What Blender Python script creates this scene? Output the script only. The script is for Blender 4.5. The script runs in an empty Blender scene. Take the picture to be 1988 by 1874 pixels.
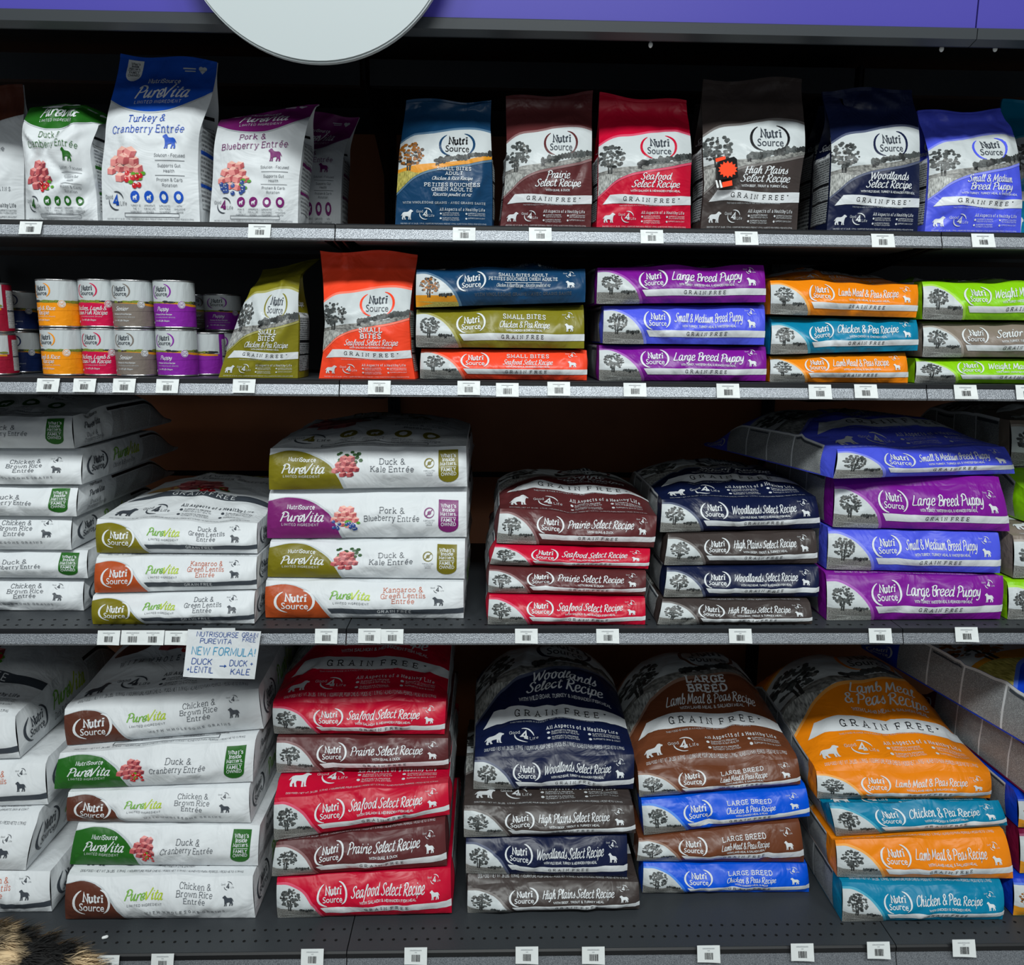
import bpy, bmesh, math, random
import numpy as np
from mathutils import Vector, Matrix

SC = bpy.context.scene
COL = SC.collection

# ------------------------------------------------------------------ camera
CAM_LOC = np.array([0.3065, -1.7118, 1.5028])
YAW, PITCH, ROLL, FPX = 0.0287, 0.1769, 0.0094, 1600.0
def cam_axes():
    cy, sy, cp, sp = math.cos(YAW), math.sin(YAW), math.cos(PITCH), math.sin(PITCH)
    f = np.array([sy*cp, cy*cp, -sp]); r = np.array([cy, -sy, 0.0]); u = np.cross(r, f)
    cr, sr = math.cos(ROLL), math.sin(ROLL)
    return cr*r + sr*u, -sr*r + cr*u, f
AX_R, AX_U, AX_F = cam_axes()
cam_data = bpy.data.cameras.new('camera')
cam = bpy.data.objects.new('camera', cam_data); COL.objects.link(cam)
cam_data.sensor_fit = 'HORIZONTAL'; cam_data.sensor_width = 36.0
cam_data.lens = 36.0*FPX/1988.0
cam_data.clip_start = 0.02
mw = Matrix.Identity(4)
for i in range(3):
    mw[i][0], mw[i][1], mw[i][2], mw[i][3] = AX_R[i], AX_U[i], -AX_F[i], CAM_LOC[i]
cam.matrix_world = mw
SC.camera = cam

# ------------------------------------------------------------------ light and exposure
SC.view_settings.view_transform = 'Standard'
SC.view_settings.look = 'None'
SC.view_settings.gamma = 1.0
SC.view_settings.use_curve_mapping = False
SC.view_settings.exposure = 0.10
world = bpy.data.worlds.new('store_ambience'); SC.world = world
world.use_nodes = True
world.node_tree.nodes['Background'].inputs[0].default_value = (0.80, 0.90, 1.0, 1)
world.node_tree.nodes['Background'].inputs[1].default_value = 0.145
def area_light(name, loc, target, sx, sy, power, col=(1, 1, 1)):
    d = bpy.data.lights.new(name, 'AREA'); d.shape = 'RECTANGLE'; d.size = sx; d.size_y = sy
    d.energy = power; d.color = col
    o = bpy.data.objects.new(name, d); COL.objects.link(o); o.location = loc
    o.rotation_euler = (Vector(target) - Vector(loc)).to_track_quat('-Z', 'Y').to_euler()
    return o
LAMP_COL = (0.95, 1.0, 0.985)
for lx, ly, lz, sx, sy, pw in ((0.35, -3.9, 5.3, 2.6, .6, 200), (-3.0, -3.9, 5.3, 1.8, .6, 84), (3.7, -3.9, 5.3, 1.8, .6, 84), (0.3, -7.5, 5.0, 5.0, .6, 50)):
    area_light('ceiling_lamp', (lx, ly, lz), (lx*.8+.06, 0, .9), sx, sy, pw, LAMP_COL)

# ------------------------------------------------------------------ pixel -> world (1988 x 1874 frame)
def ray(u, v):
    return AX_R*((u-994.0)/FPX) + AX_U*((937.0-v)/FPX) + AX_F
def at(u, v, Y):
    d = ray(u, v); return CAM_LOC + d*((Y-CAM_LOC[1])/d[1])
def at_z(u, v, z):
    d = ray(u, v); return CAM_LOC + d*((z-CAM_LOC[2])/d[2])

# ------------------------------------------------------------------ objects
def tag(o, label=None, cat=None, group=None, kind=None):
    if label: o['label'] = label
    if cat: o['category'] = cat
    if group: o['group'] = group
    if kind: o['kind'] = kind
    return o
def empty(name, loc, label, cat, group=None):
    o = bpy.data.objects.new(name, None); COL.objects.link(o)
    o.location = loc; o.empty_display_size = 0.03
    return tag(o, label, cat, group)
def link_mesh(name, me, parent=None, loc=None):
    o = bpy.data.objects.new(name, me); COL.objects.link(o)
    if parent is not None: o.parent = parent
    if loc is not None: o.location = loc
    return o
def obj(name, bm, mats, parent=None, loc=None, smooth=False):
    bmesh.ops.recalc_face_normals(bm, faces=bm.faces)
    me = bpy.data.meshes.new(name); bm.to_mesh(me); bm.free()
    for m in (mats if isinstance(mats, (list, tuple)) else [mats]): me.materials.append(m)
    if smooth: me.polygons.foreach_set('use_smooth', [True]*len(me.polygons))
    return link_mesh(name, me, parent, loc)
def bx(bm, x0, x1, y0, y1, z0, z1, mi=0):
    vs = [bm.verts.new((x, y, z)) for z in (z0, z1) for x, y in ((x0, y0), (x1, y0), (x1, y1), (x0, y1))]
    for q in ((0, 3, 2, 1), (4, 5, 6, 7), (0, 1, 5, 4), (1, 2, 6, 5), (2, 3, 7, 6), (3, 0, 4, 7)):
        f = bm.faces.new([vs[i] for i in q]); f.material_index = mi
def extrude_x(bm, prof, x0, x1, mi=0, closed=True):
    """profile of (y, z) points extruded along x"""
    a = [bm.verts.new((x0, y, z)) for y, z in prof]; b = [bm.verts.new((x1, y, z)) for y, z in prof]
    n = len(prof)
    for i in range(n if closed else n-1):
        j = (i+1) % n
        f = bm.faces.new((a[i], a[j], b[j], b[i])); f.material_index = mi
    if closed:
        bm.faces.new(a[::-1]).material_index = mi; bm.faces.new(b).material_index = mi

# ------------------------------------------------------------------ materials
def lin(c):
    return tuple((x/255/12.92 if x/255 <= 0.04045 else ((x/255+0.055)/1.055)**2.4) for x in c)
MATS = {}
def film(name, rgb, rough=0.38, bump=0.10, spec=0.28, scale=22.0, coat=0.0):
    """printed film or paper: colour, gloss and fine crumples"""
    if name in MATS: return MATS[name]
    m = bpy.data.materials.new(name); m.use_nodes = True; nt = m.node_tree
    b = nt.nodes['Principled BSDF']
    b.inputs['Base Color'].default_value = (*lin(rgb), 1)
    b.inputs['Roughness'].default_value = rough
    b.inputs['Specular IOR Level'].default_value = spec
    if bump:
        tc = nt.nodes.new('ShaderNodeTexCoord'); n = nt.nodes.new('ShaderNodeTexNoise'); n.inputs['Scale'].default_value = scale*.55
        n.inputs['Detail'].default_value = 3; n.inputs['Distortion'].default_value = 1.2
        bp = nt.nodes.new('ShaderNodeBump'); bp.inputs['Strength'].default_value = bump; bp.inputs['Distance'].default_value = 0.02
        nt.links.new(tc.outputs['Object'], n.inputs['Vector'])
        nt.links.new(n.outputs['Fac'], bp.inputs['Height']); nt.links.new(bp.outputs['Normal'], b.inputs['Normal'])
    MATS[name] = m
    return m
def mottled(name, rgb1, rgb2, scale, rough=0.5, lo=0.4, hi=0.6, metal=0.0, bump=0.0, coord='Object', stretch=(1, 1, 1), detail=4):
    if name in MATS: return MATS[name]
    m = bpy.data.materials.new(name); m.use_nodes = True; nt = m.node_tree; b = nt.nodes['Principled BSDF']
    tc = nt.nodes.new('ShaderNodeTexCoord'); mp = nt.nodes.new('ShaderNodeMapping'); mp.inputs['Scale'].default_value = stretch
    n = nt.nodes.new('ShaderNodeTexNoise'); n.inputs['Scale'].default_value = scale; n.inputs['Detail'].default_value = detail
    r = nt.nodes.new('ShaderNodeValToRGB')
    r.color_ramp.elements[0].position = lo; r.color_ramp.elements[1].position = hi
    r.color_ramp.elements[0].color = (*lin(rgb1), 1); r.color_ramp.elements[1].color = (*lin(rgb2), 1)
    nt.links.new(tc.outputs[coord], mp.inputs['Vector']); nt.links.new(mp.outputs['Vector'], n.inputs['Vector'])
    nt.links.new(n.outputs['Fac'], r.inputs['Fac']); nt.links.new(r.outputs['Color'], b.inputs['Base Color'])
    b.inputs['Roughness'].default_value = rough; b.inputs['Metallic'].default_value = metal
    if bump:
        bp = nt.nodes.new('ShaderNodeBump'); bp.inputs['Strength'].default_value = bump; bp.inputs['Distance'].default_value = 0.002
        nt.links.new(n.outputs['Fac'], bp.inputs['Height']); nt.links.new(bp.outputs['Normal'], b.inputs['Normal'])
    MATS[name] = m
    return m
def fineprint(name, paper, ink, lines=60.0, chars=90.0):
    """rows of illegible small print, laid out in the panel's own UVs"""
    if name in MATS: return MATS[name]
    m = bpy.data.materials.new(name); m.use_nodes = True; nt = m.node_tree; b = nt.nodes['Principled BSDF']
    uv = nt.nodes.new('ShaderNodeTexCoord'); sp = nt.nodes.new('ShaderNodeSeparateXYZ')
    nt.links.new(uv.outputs['UV'], sp.inputs[0])
    def mth(op, a, bb):
        k = nt.nodes.new('ShaderNodeMath'); k.operation = op
        for i, q in enumerate((a, bb)):
            if q is None: continue
            if isinstance(q, (int, float)): k.inputs[i].default_value = q
            else: nt.links.new(q, k.inputs[i])
        return k.outputs[0]
    ly = mth('MULTIPLY', sp.outputs['Y'], lines)
    row = mth('FLOOR', ly, None); fr = mth('FRACT', ly, None)
    mask = mth('LESS_THAN', fr, 0.55)
    cb = nt.nodes.new('ShaderNodeCombineXYZ')
    nt.links.new(mth('MULTIPLY', sp.outputs['X'], chars), cb.inputs[0]); nt.links.new(mth('MULTIPLY', row, 7.31), cb.inputs[1])
    n = nt.nodes.new('ShaderNodeTexNoise'); n.inputs['Scale'].default_value = 1.0; n.inputs['Detail'].default_value = 2
    nt.links.new(cb.outputs[0], n.inputs['Vector'])
    on = mth('GREATER_THAN', n.outputs['Fac'], 0.46)
    fac = mth('MULTIPLY', on, mask)
    mx = nt.nodes.new('ShaderNodeMix'); mx.data_type = 'RGBA'
    mx.inputs[6].default_value = (*lin(paper), 1); mx.inputs[7].default_value = (*lin(ink), 1)
    nt.links.new(fac, mx.inputs[0]); nt.links.new(mx.outputs[2], b.inputs['Base Color'])
    b.inputs['Roughness'].default_value = 0.4
    MATS[name] = m
    return m

# ------------------------------------------------------------------ stroke lettering (cap height 7, x-height 5)
GLY = {
'A': 'L 0 0 2.6 7 5.2 0;L 1 2.5 4.2 2.5', 'B': 'L 0 0 0 7;C 0 7 2.4 7 3.9 6.5 4 4.6 2.6 3.7 0 3.7;C 0 3.7 2.8 3.7 4.5 2.8 4.4 .8 2.8 0 0 0',
'C': 'C 4.7 5.3 3.7 6.7 2.4 7 .7 6 0 3.5 .7 1 2.4 0 3.9 .4 4.8 1.7', 'D': 'L 0 0 0 7;C 0 7 2.6 7 4.6 5.7 5.1 3.5 4.6 1.3 2.6 0 0 0',
'E': 'L 0 0 0 7;L 0 7 4 7;L 0 3.6 3.1 3.6;L 0 0 4.2 0', 'F': 'L 0 0 0 7;L 0 7 4.1 7;L 0 3.6 3.1 3.6',
'G': 'C 4.7 5.4 3.7 6.7 2.4 7 .7 6 0 3.5 .7 1 2.4 0 3.8 .3 4.8 1.2;L 3 3 4.8 3 4.8 0', 'H': 'L 0 0 0 7;L 4.8 0 4.8 7;L 0 3.6 4.8 3.6',
'I': 'L .6 0 .6 7', 'J': 'C 2.6 7 2.6 1.6 1.8 .2 .6 .2 0 1.2', 'K': 'L 0 0 0 7;L 4.4 7 0 2.9;L 1.5 4.2 4.7 0', 'L': 'L 0 7 0 0 4 0',
'M': 'L 0 0 .3 7 3 1.4 5.7 7 6 0', 'N': 'L 0 0 0 7 4.8 0 4.8 7', 'O': 'O 2.6 7 .7 6 0 3.5 .7 1 2.6 0 4.5 1 5.2 3.5 4.5 6',
'P': 'L 0 0 0 7;C 0 7 2.6 7 4.3 6.4 4.3 4.2 2.6 3.3 0 3.3', 'Q': 'O 2.6 7 .7 6 0 3.5 .7 1 2.6 0 4.5 1 5.2 3.5 4.5 6;L 3 2 5.2 -.6',
'R': 'L 0 0 0 7;C 0 7 2.6 7 4.2 6.5 4.2 4.4 2.6 3.5 0 3.5;L 2.2 3.5 4.8 0', 'S': 'C 4.1 5.6 3.4 6.8 2.1 7 .6 6.5 .3 5.2 1.2 4 3.2 3.2 4.3 1.9 3.8 .5 2.1 0 .7 .4 0 1.7',
'T': 'L 2.5 0 2.5 7;L 0 7 5 7', 'U': 'C 0 7 0 2.4 .8 .5 2.4 0 4 .5 4.8 2.4 4.8 7', 'V': 'L 0 7 2.5 0 5 7', 'W': 'L 0 7 1.8 0 3.6 6.2 5.4 0 7.2 7',
'X': 'L 0 0 4.8 7;L 0 7 4.8 0', 'Y': 'L 0 7 2.4 3.2 4.8 7;L 2.4 3.2 2.4 0', 'Z': 'L 0 7 4.4 7 0 0 4.4 0',
'a': 'C .5 4.2 1.6 5 2.9 4.8 3.3 3.6 3.3 .8 4.1 0;C 3.3 2.9 1.4 2.6 .2 1.8 .3 .4 1.5 0 2.8 .5 3.3 1.3', 'b': 'L .3 7.2 .3 0;C .3 3.6 1.4 4.9 2.7 4.9 3.9 3.8 3.9 1.3 2.7 0 1.3 .1 .3 1.3',
'c': 'C 3.5 4 2.7 4.9 1.6 4.9 .3 3.7 .2 1.6 1.3 .1 2.6 0 3.6 .9', 'd': 'L 3.7 7.2 3.7 0;C 3.7 3.6 2.6 4.9 1.4 4.9 .2 3.8 .2 1.3 1.4 0 2.7 .1 3.7 1.3',
'e': 'C .3 2.6 3.7 2.6 3.5 4 2.1 5 .8 4.4 .2 2.6 .7 .7 2.1 0 3.6 .9', 'f': 'C 3.1 6.6 2.3 7.2 1.4 6.6 1.2 5 1.2 0;L 0 4.8 2.7 4.8',
'g': 'C 3.5 3.6 2.4 4.9 1.2 4.9 .2 3.8 .2 1.5 1.3 .2 2.6 .3 3.5 1.5;C 3.5 4.8 3.5 -.8 2.8 -2.1 1.3 -2.3 .2 -1.6', 'h': 'L .3 7.2 .3 0;C .3 3.4 1.5 4.9 2.8 4.8 3.6 3.6 3.6 0',
'i': 'L .6 4.8 .6 0;L .6 6.3 .6 6.9', 'j': 'C 1 4.8 1 -.8 .4 -2 -.5 -2.1;L 1 6.3 1 6.9', 'k': 'L .3 7.2 .3 0;L 3.5 4.8 .3 1.8;L 1.5 2.9 3.8 0', 'l': 'L .6 7.2 .6 0',
'm': 'L .3 4.8 .3 0;C .3 3.4 1.3 4.9 2.4 4.7 2.9 3.6 2.9 0;C 2.9 3.4 3.9 4.9 5 4.7 5.5 3.6 5.5 0', 'n': 'L .3 4.8 .3 0;C .3 3.4 1.5 4.9 2.8 4.8 3.6 3.6 3.6 0',
'o': 'O 2 4.9 .5 4 .1 2.4 .5 .8 2 0 3.5 .8 3.9 2.4 3.5 4', 'p': 'L .3 4.8 .3 -2.2;C .3 3.6 1.4 4.9 2.7 4.9 3.9 3.8 3.9 1.3 2.7 0 1.3 .1 .3 1.3',
'q': 'L 3.6 4.8 3.6 -2.2;C 3.6 3.6 2.6 4.9 1.4 4.9 .2 3.8 .2 1.3 1.4 0 2.6 .1 3.6 1.3', 'r': 'L .3 4.8 .3 0;C .3 3.2 1.2 4.7 2.8 4.7',
's': 'C 3.1 4 2.2 4.9 1.2 4.9 .3 4.2 .6 3.1 2.2 2.5 3.3 1.5 2.9 .3 1.6 0 .1 .9', 't': 'C 1.2 6.4 1.2 1.4 1.6 .2 3 .3;L 0 4.8 2.7 4.8',
'u': 'C .3 4.8 .3 1.4 1.1 .1 2.4 .1 3.6 1.5;L 3.6 4.8 3.6 0', 'v': 'L 0 4.8 1.9 0 3.8 4.8', 'w': 'L 0 4.8 1.5 0 2.9 4.4 4.3 0 5.8 4.8', 'x': 'L 0 0 3.6 4.8;L 0 4.8 3.6 0',
'y': 'L 0 4.8 2 0;C 3.9 4.8 1.6 -1 .9 -2 -.1 -2.1', 'z': 'L 0 4.8 3.3 4.8 0 0 3.4 0',
'&': 'C 5 .1 1 5.2 1.2 6.6 2.4 7 3.4 6 2.8 4.6 .7 3 .2 1.4 1.2 .1 3 .3 4.6 3.2', '4': 'L 3.4 0 3.4 7 0 2.1 4.8 2.1', '*': 'L .8 5.4 .8 7;L 0 5.8 1.6 6.6;L 0 6.6 1.6 5.8',
"'": 'L .4 7 .4 5.4', '.': 'L .3 0 .3 .8', ',': 'L .6 .6 .1 -1', '-': 'L 0 2.6 2.2 2.6', '+': 'L 0 3 3.6 3;L 1.8 1.2 1.8 4.8', '!': 'L .5 7 .5 2.2;L .5 .2 .5 .8',
'>': 'L 0 3 6.6 3;L 4.8 4.2 6.6 3 4.8 1.8', '/': 'L 0 0 2.4 7', '0': 'O 2 7 .4 6 0 3.5 .4 1 2 0 3.6 1 4 3.5 3.6 6', '1': 'L .4 5.6 1.6 7 1.6 0', '3': 'C .2 5.8 1.6 7 3.4 6.4 3.3 4.3 1.6 3.7;C 1.6 3.7 3.7 3.2 3.8 .9 1.8 0 .1 1.2', '5': 'L 3.6 7 .6 7 .4 3.9;C .4 3.9 2.4 4.4 3.7 2.6 3 .3 1.4 0 .1 .9', '6': 'C 3.2 6.4 1.4 5.6 .2 2.8 .8 .2 2.4 .1 3.7 2.2 2.4 4 .4 2.6', '7': 'L 0 7 3.8 7 1.2 0', '8': 'O 2 7 .5 6.2 .7 4.4 3 3 3.6 1.2 2 0 .4 1.2 1 3 3.3 4.4 3.5 6.2', '9': 'C .8 .6 2.6 1.4 3.8 4.2 3.2 6.8 1.6 6.9 .3 4.8 1.6 3 3.6 4.4', '2': 'C 0 5.4 1 7 3 7 3.8 5.4 2.6 3 0 0;L 0 0 4 0'}
# brush lettering: single-storey forms with entry and exit strokes
BRU = {
'a': 'C 3.4 4.2 2.2 4.9 .8 4 .1 2 .7 .2 1.9 .3 3.3 3.2 3.5 4.7 3.2 1.4 3.8 .1 5 .9', 'b': 'C .9 4.2 1.7 7.3 1 6.6 .5 2 1.1 .1 2.8 .5 3.5 2.6 2.6 4.2 1.2 3.2',
'c': 'C 3.2 4.1 2.3 4.9 .9 4 .2 1.9 1 .2 2.4 .1 4 1.3', 'd': 'C 3.2 4.1 2 4.9 .7 3.9 .2 1.6 1 .1 2.4 .7 3.6 4 4.3 7.3 3.6 2.2 4 .2 5 .8',
'e': 'C .4 2.2 2.6 2.8 3.2 4.2 2.2 5 .8 4 .4 1.8 1.2 .1 2.6 .2 4 1.4', 'f': 'C .4 2.4 2.4 4.4 3.4 6.8 2.5 7.4 1.7 5.6 .8 -1.6 .1 -2.4;L .3 3.4 3 3.9',
'g': 'C 3.4 4.2 2.2 4.9 .8 4 .2 2 .9 .4 2 .5 3.3 3.2 3.5 4.7 2.8 -.6 1.6 -2.4 .1 -2;L 2.6 -.2 4.6 1', 'h': 'C .8 3.6 2 7.2 1.2 6.8 .5 3 .3 0 1 2.6 2.4 4.6 3.2 4.2 3 1.2 3.6 .1 4.8 1',
'i': 'C .2 3.2 1 4.8 .8 1.6 1.2 .1 2.4 1;L 1.3 6.2 1.5 6.8', 'k': 'C .8 4 1.8 7.2 1 6.6 .4 2 .3 0;C 3.6 4.6 2 3 .7 2.4 2 1.6 3 .1 4.2 .8', 'l': 'C .3 2.4 2 6.2 1.8 7.2 1 6.4 .5 2 1 .1 2.4 1',
'm': 'C .3 4.6 .6 3 .3 0 1 2.8 2.2 4.7 2.7 4 2.4 0 3.1 2.8 4.4 4.7 5 4.2 4.8 1.2 5.3 .1 6.4 1', 'n': 'C .3 4.6 .6 3 .3 0 1 2.8 2.4 4.7 3.2 4.2 3 1.2 3.6 .1 4.8 1',
'o': 'C 2.4 4.8 .9 4.2 .2 2 1 .1 2.4 .4 3.2 2.6 2.4 4.8 3.2 3.8 4.6 4.2', 'p': 'C .6 4.8 .6 3 -.2 -2.4 .7 2.6 2 4.8 3.3 4.2 3.2 1.6 1.8 .2 .8 1;L 2 .3 4.2 .8', 'r': 'C .3 4.4 .7 3 .4 0 1 3 2 4.6 2.9 4.4 3.1 3.8',
's': 'C .2 1.4 1.6 3.4 2 4.9 2 3.2 2.8 1.6 1.8 .1 .3 .6', 't': 'C 2 6.8 1.2 3 1.2 .6 2 .1 3.2 1;L .1 4.6 3.4 5.1', 'u': 'C .4 4.7 .3 1.6 1 .1 2.2 1.2 3.3 4.6 3.1 1.4 3.6 .1 4.8 1',
'v': 'C .3 4.6 1 2.6 1.2 .1 2.4 2.4 3.2 4.7 4 4.4', 'w': 'C .3 4.6 .6 1.6 1.1 .1 2.2 2 2.8 4.2 3 1.4 3.6 .1 4.8 2.4 5.4 4.7', 'y': 'C .4 4.7 .4 2 1.2 .6 2.4 1.6 3.4 4.7 2.6 -.8 1.2 -2.4 -.2 -1.8',
'P': 'C 1.4 6.6 .8 3 .2 -.4;C -.2 5.8 1.6 7.4 4 7 5 5.4 3.6 3.6 1 3.2', 'S': 'C 4.8 6.2 4 7.3 2.2 6.8 1.4 5.2 2.6 3.8 3.6 2.2 2.6 .3 .8 0 -.6 1.2', 'R': 'C 1.4 6.6 .8 3 .3 -.2;C -.2 5.8 1.6 7.4 4 7 4.6 5.4 3.2 3.8 1.2 3.5 3 1.8 4.6 -.3 5.6 .6',
'L': 'C 2 7.2 1.2 4 .4 .4 2.4 .1 5 .4', 'W': 'C 0 6.8 .9 3 1.2 0 2.6 3 3.8 5.8 4.2 2.6 4.8 .1 6.6 3.6 7.8 7.2', 'H': 'C 1.2 7 .8 3 .2 -.2;C 5.4 7.2 4.6 3.6 4 0 5.4 .6;C -.2 3.2 2.4 3.8 5.4 3.9', 'C': 'C 4.8 5.8 4.2 7 2.6 6.9 .8 5 .3 2.4 1.4 .2 3.2 .2 5 1.6',
'M': 'C 0 -.2 1 3.6 1.6 7 2.2 4 2.8 1.6 4.4 4.6 5.8 7.2 5.8 3 6 .2 7 .6', 'B': 'C 1.4 6.8 .8 3 .3 0;C -.2 5.8 2 7.4 4.2 6.6 3.6 4.4 1.2 3.7 3.8 3.4 4.2 1.2 2.4 -.1 .2 .2', 'V': 'C 0 6 .9 3 1.6 0 3.4 4 5.4 8.6'}
def catmull(p, closed=False, n=4):
    p = np.asarray(p, float); m = len(p); out = []
    idx = range(m if closed else m-1)
    for i in idx:
        g = (lambda k: p[k % m]) if closed else (lambda k: p[min(max(k, 0), m-1)])
        p0, p1, p2, p3 = g(i-1), g(i), g(i+1), g(i+2)
        for t in np.arange(n)/n:
            out.append(0.5*((2*p1) + (-p0+p2)*t + (2*p0-5*p1+4*p2-p3)*t*t + (-p0+3*p1-3*p2+p3)*t**3))
    out.append(p[0] if closed else p[-1])
    return np.array(out)
def parse(s):
    res = []
    for st in s.split(';'):
        k, *v = st.split(); v = np.array([float(q) for q in v]).reshape(-1, 2)
        res.append((k, v))
    return res
GLY = {k: parse(v) for k, v in GLY.items()}; BRU = {k: parse(v) for k, v in BRU.items()}
def ribbon(p, w, brush=0.0):
    """flat stroke of width w along polyline p -> quads"""
    p = np.asarray(p, float)
    keep = [0] + [i for i in range(1, len(p)) if np.linalg.norm(p[i]-p[i-1]) > 1e-6]; p = p[keep]
    if len(p) < 2: return np.zeros((0, 2)), []
    d = np.diff(p, axis=0); d /= np.linalg.norm(d, axis=1)[:, None]
    dd = np.vstack([d[:1], d[:-1]+d[1:], d[-1:]]); ln = np.linalg.norm(dd, axis=1)
    dd[ln < 1e-6] = d[0]; dd /= np.linalg.norm(dd, axis=1)[:, None]
    cosh = np.concatenate([[1], np.clip(np.abs((dd[1:-1]*d[:-1]).sum(1)), 0.55, 1), [1]])
    nn = np.stack([-dd[:, 1], dd[:, 0]], 1)
    ww = (w*0.5/cosh)
    if brush: ww = ww*(1-brush + 2*brush*np.abs(dd[:, 0]*0.25 - dd[:, 1]*0.97))
    v = np.empty((2*len(p), 2)); v[0::2] = p+nn*ww[:, None]; v[1::2] = p-nn*ww[:, None]
    return v, [(2*i+1, 2*i+3, 2*i+2, 2*i) for i in range(len(p)-1)]
_txt = {}
def stroke_text(s, style):
    """style: slab, slabbold, serif, brush, marker -> (verts, faces, width) at cap height 7"""
    key = (s, style)
    if key in _txt: return _txt[key]
    w, serif, brush, sp, slant = {'slab': (1.15, 1.55, 0, 3.1, 0), 'slabwide': (.95, 1.5, 0, 6.6, 0), 'slabbold': (1.6, 1.5, 0, 3.0, 0), 'serif': (.70, 1.15, 0, 2.0, 0), 'logo': (1.7, 1.35, 0, 1.7, 0), 'seriftight': (1.25, 1.25, 0, 1.8, 0),
                                 'brush': (.84, 0, .35, .55, .22), 'brushthin': (.8, 0, .3, .3, .22), 'marker': (.75, 0, 0, 1.6, .06), 'sans': (.8, 0, 0, 1.7, 0), 'sanswide': (.9, 0, 0, 3.0, 0)}[style]
    V, Fc, x, n = [], [], 0.0, 0
    prev = None
    for ch in s:
        acc = ch in 'éÉ'
        c = {'é': 'e', 'É': 'E'}.get(ch, ch)
        if c == ' ': x += 3.0 if style[:5] != 'brush' else 2.6; prev = None; continue
        g = BRU.get(c) if style[:5] == 'brush' and c in BRU else GLY.get(c)
        if g is None: x += 3; continue
        g = list(g)
        if acc: g.append(('L', np.array([[1.8, 6.0 if ch == 'é' else 7.6], [2.9, 7.2 if ch == 'é' else 8.8]])))
        hi = max(v[:, 0].max() for k, v in g); lo = min(0.0, min(v[:, 0].min() for k, v in g)) if style[:5] != 'brush' else 0
        x -= lo
        for k, v in g:
            pl = v if k == 'L' else catmull(v, k == 'O', 3 if style[:5] == 'brush' else 4)
            segs = [(pl, w)]
            if serif and k != 'O':
                for e, o in ((0, 1), (-1, -2)):
                    pt = pl[e]; dr = pl[o]-pt; dr = dr/(np.linalg.norm(dr)+1e-9)
                    if abs(dr[1]) > .6 and min(abs(pt[1]-q) for q in (0, 4.8, 7, 7.2, -2.2)) < .15:
                        h = serif*(1.0 if c not in 'il' else .9)
                        lft = h if not (c in 'bdhklmnpqru' and pt[1] > 4 and e == 0) else h
                        rgt = h if not (c in 'bdhklmnpqru' and pt[1] > 4 and e == 0) else w*.4
                        yy = pt[1] + (w*.32 if dr[1] > 0 else -w*.32)
                        segs.append((np.array([[pt[0]-lft, yy], [pt[0]+rgt, yy]]), w*.68))
                    elif k == 'L' and c in 'EFLTZ' and abs(dr[0]) > .9 and o*1 in (1, -2) and pt[0] > .2:
                        q = serif*1.1
                        dy = -q if pt[1] > 5 else (q if pt[1] < 1 else 0)
                        segs.append((np.array([pt+[0, -q*.6 if dy == 0 else 0], pt+[0, q*.6 if dy == 0 else dy]]), w*.7))
                    elif k == 'C' and c in 'CGS' and e == 0:
                        segs.append((np.array([pt+[w*.3, -.5], pt+[w*.3, 1.5]]), w*.7))
            for sp_, sw in segs:
                vv, ff = ribbon(sp_, sw, brush)
                if len(vv) == 0: continue
                vv = vv.copy(); vv[:, 0] += x + vv[:, 1]*slant
                V.append(vv); Fc += [tuple(i+n for i in f) for f in ff]; n += len(vv)
        x += hi + sp
        if style[:5] == 'brush': x -= .25
    V = np.vstack(V) if V else np.zeros((0, 2))
    r = (V, Fc, x-sp); _txt[key] = r
    return r
def sans_text(s):
    """outline lettering from Blender's built-in font, cap height scaled to 7"""
    key = (s, 'bfont')
    if key in _txt: return _txt[key]
    cu = bpy.data.curves.new('lettering', 'FONT'); cu.body = s; cu.size = 10.0; cu.resolution_u = 3; cu.offset = .09; cu.fill_mode = 'FRONT'
    o = bpy.data.objects.new('lettering', cu); COL.objects.link(o)
    dg = bpy.context.evaluated_depsgraph_get(); me = bpy.data.meshes.new_from_object(o.evaluated_get(dg))
    V = np.zeros(len(me.vertices)*3); me.vertices.foreach_get('co', V); V = V.reshape(-1, 3)[:, :2]*(7/7.2)
    F_ = [tuple(p.vertices) for p in me.polygons]
    bpy.data.objects.remove(o); bpy.data.curves.remove(cu); bpy.data.meshes.remove(me)
    r = (V, F_, float(V[:, 0].max()) if len(V) else 0); _txt[key] = r
    return r

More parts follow.
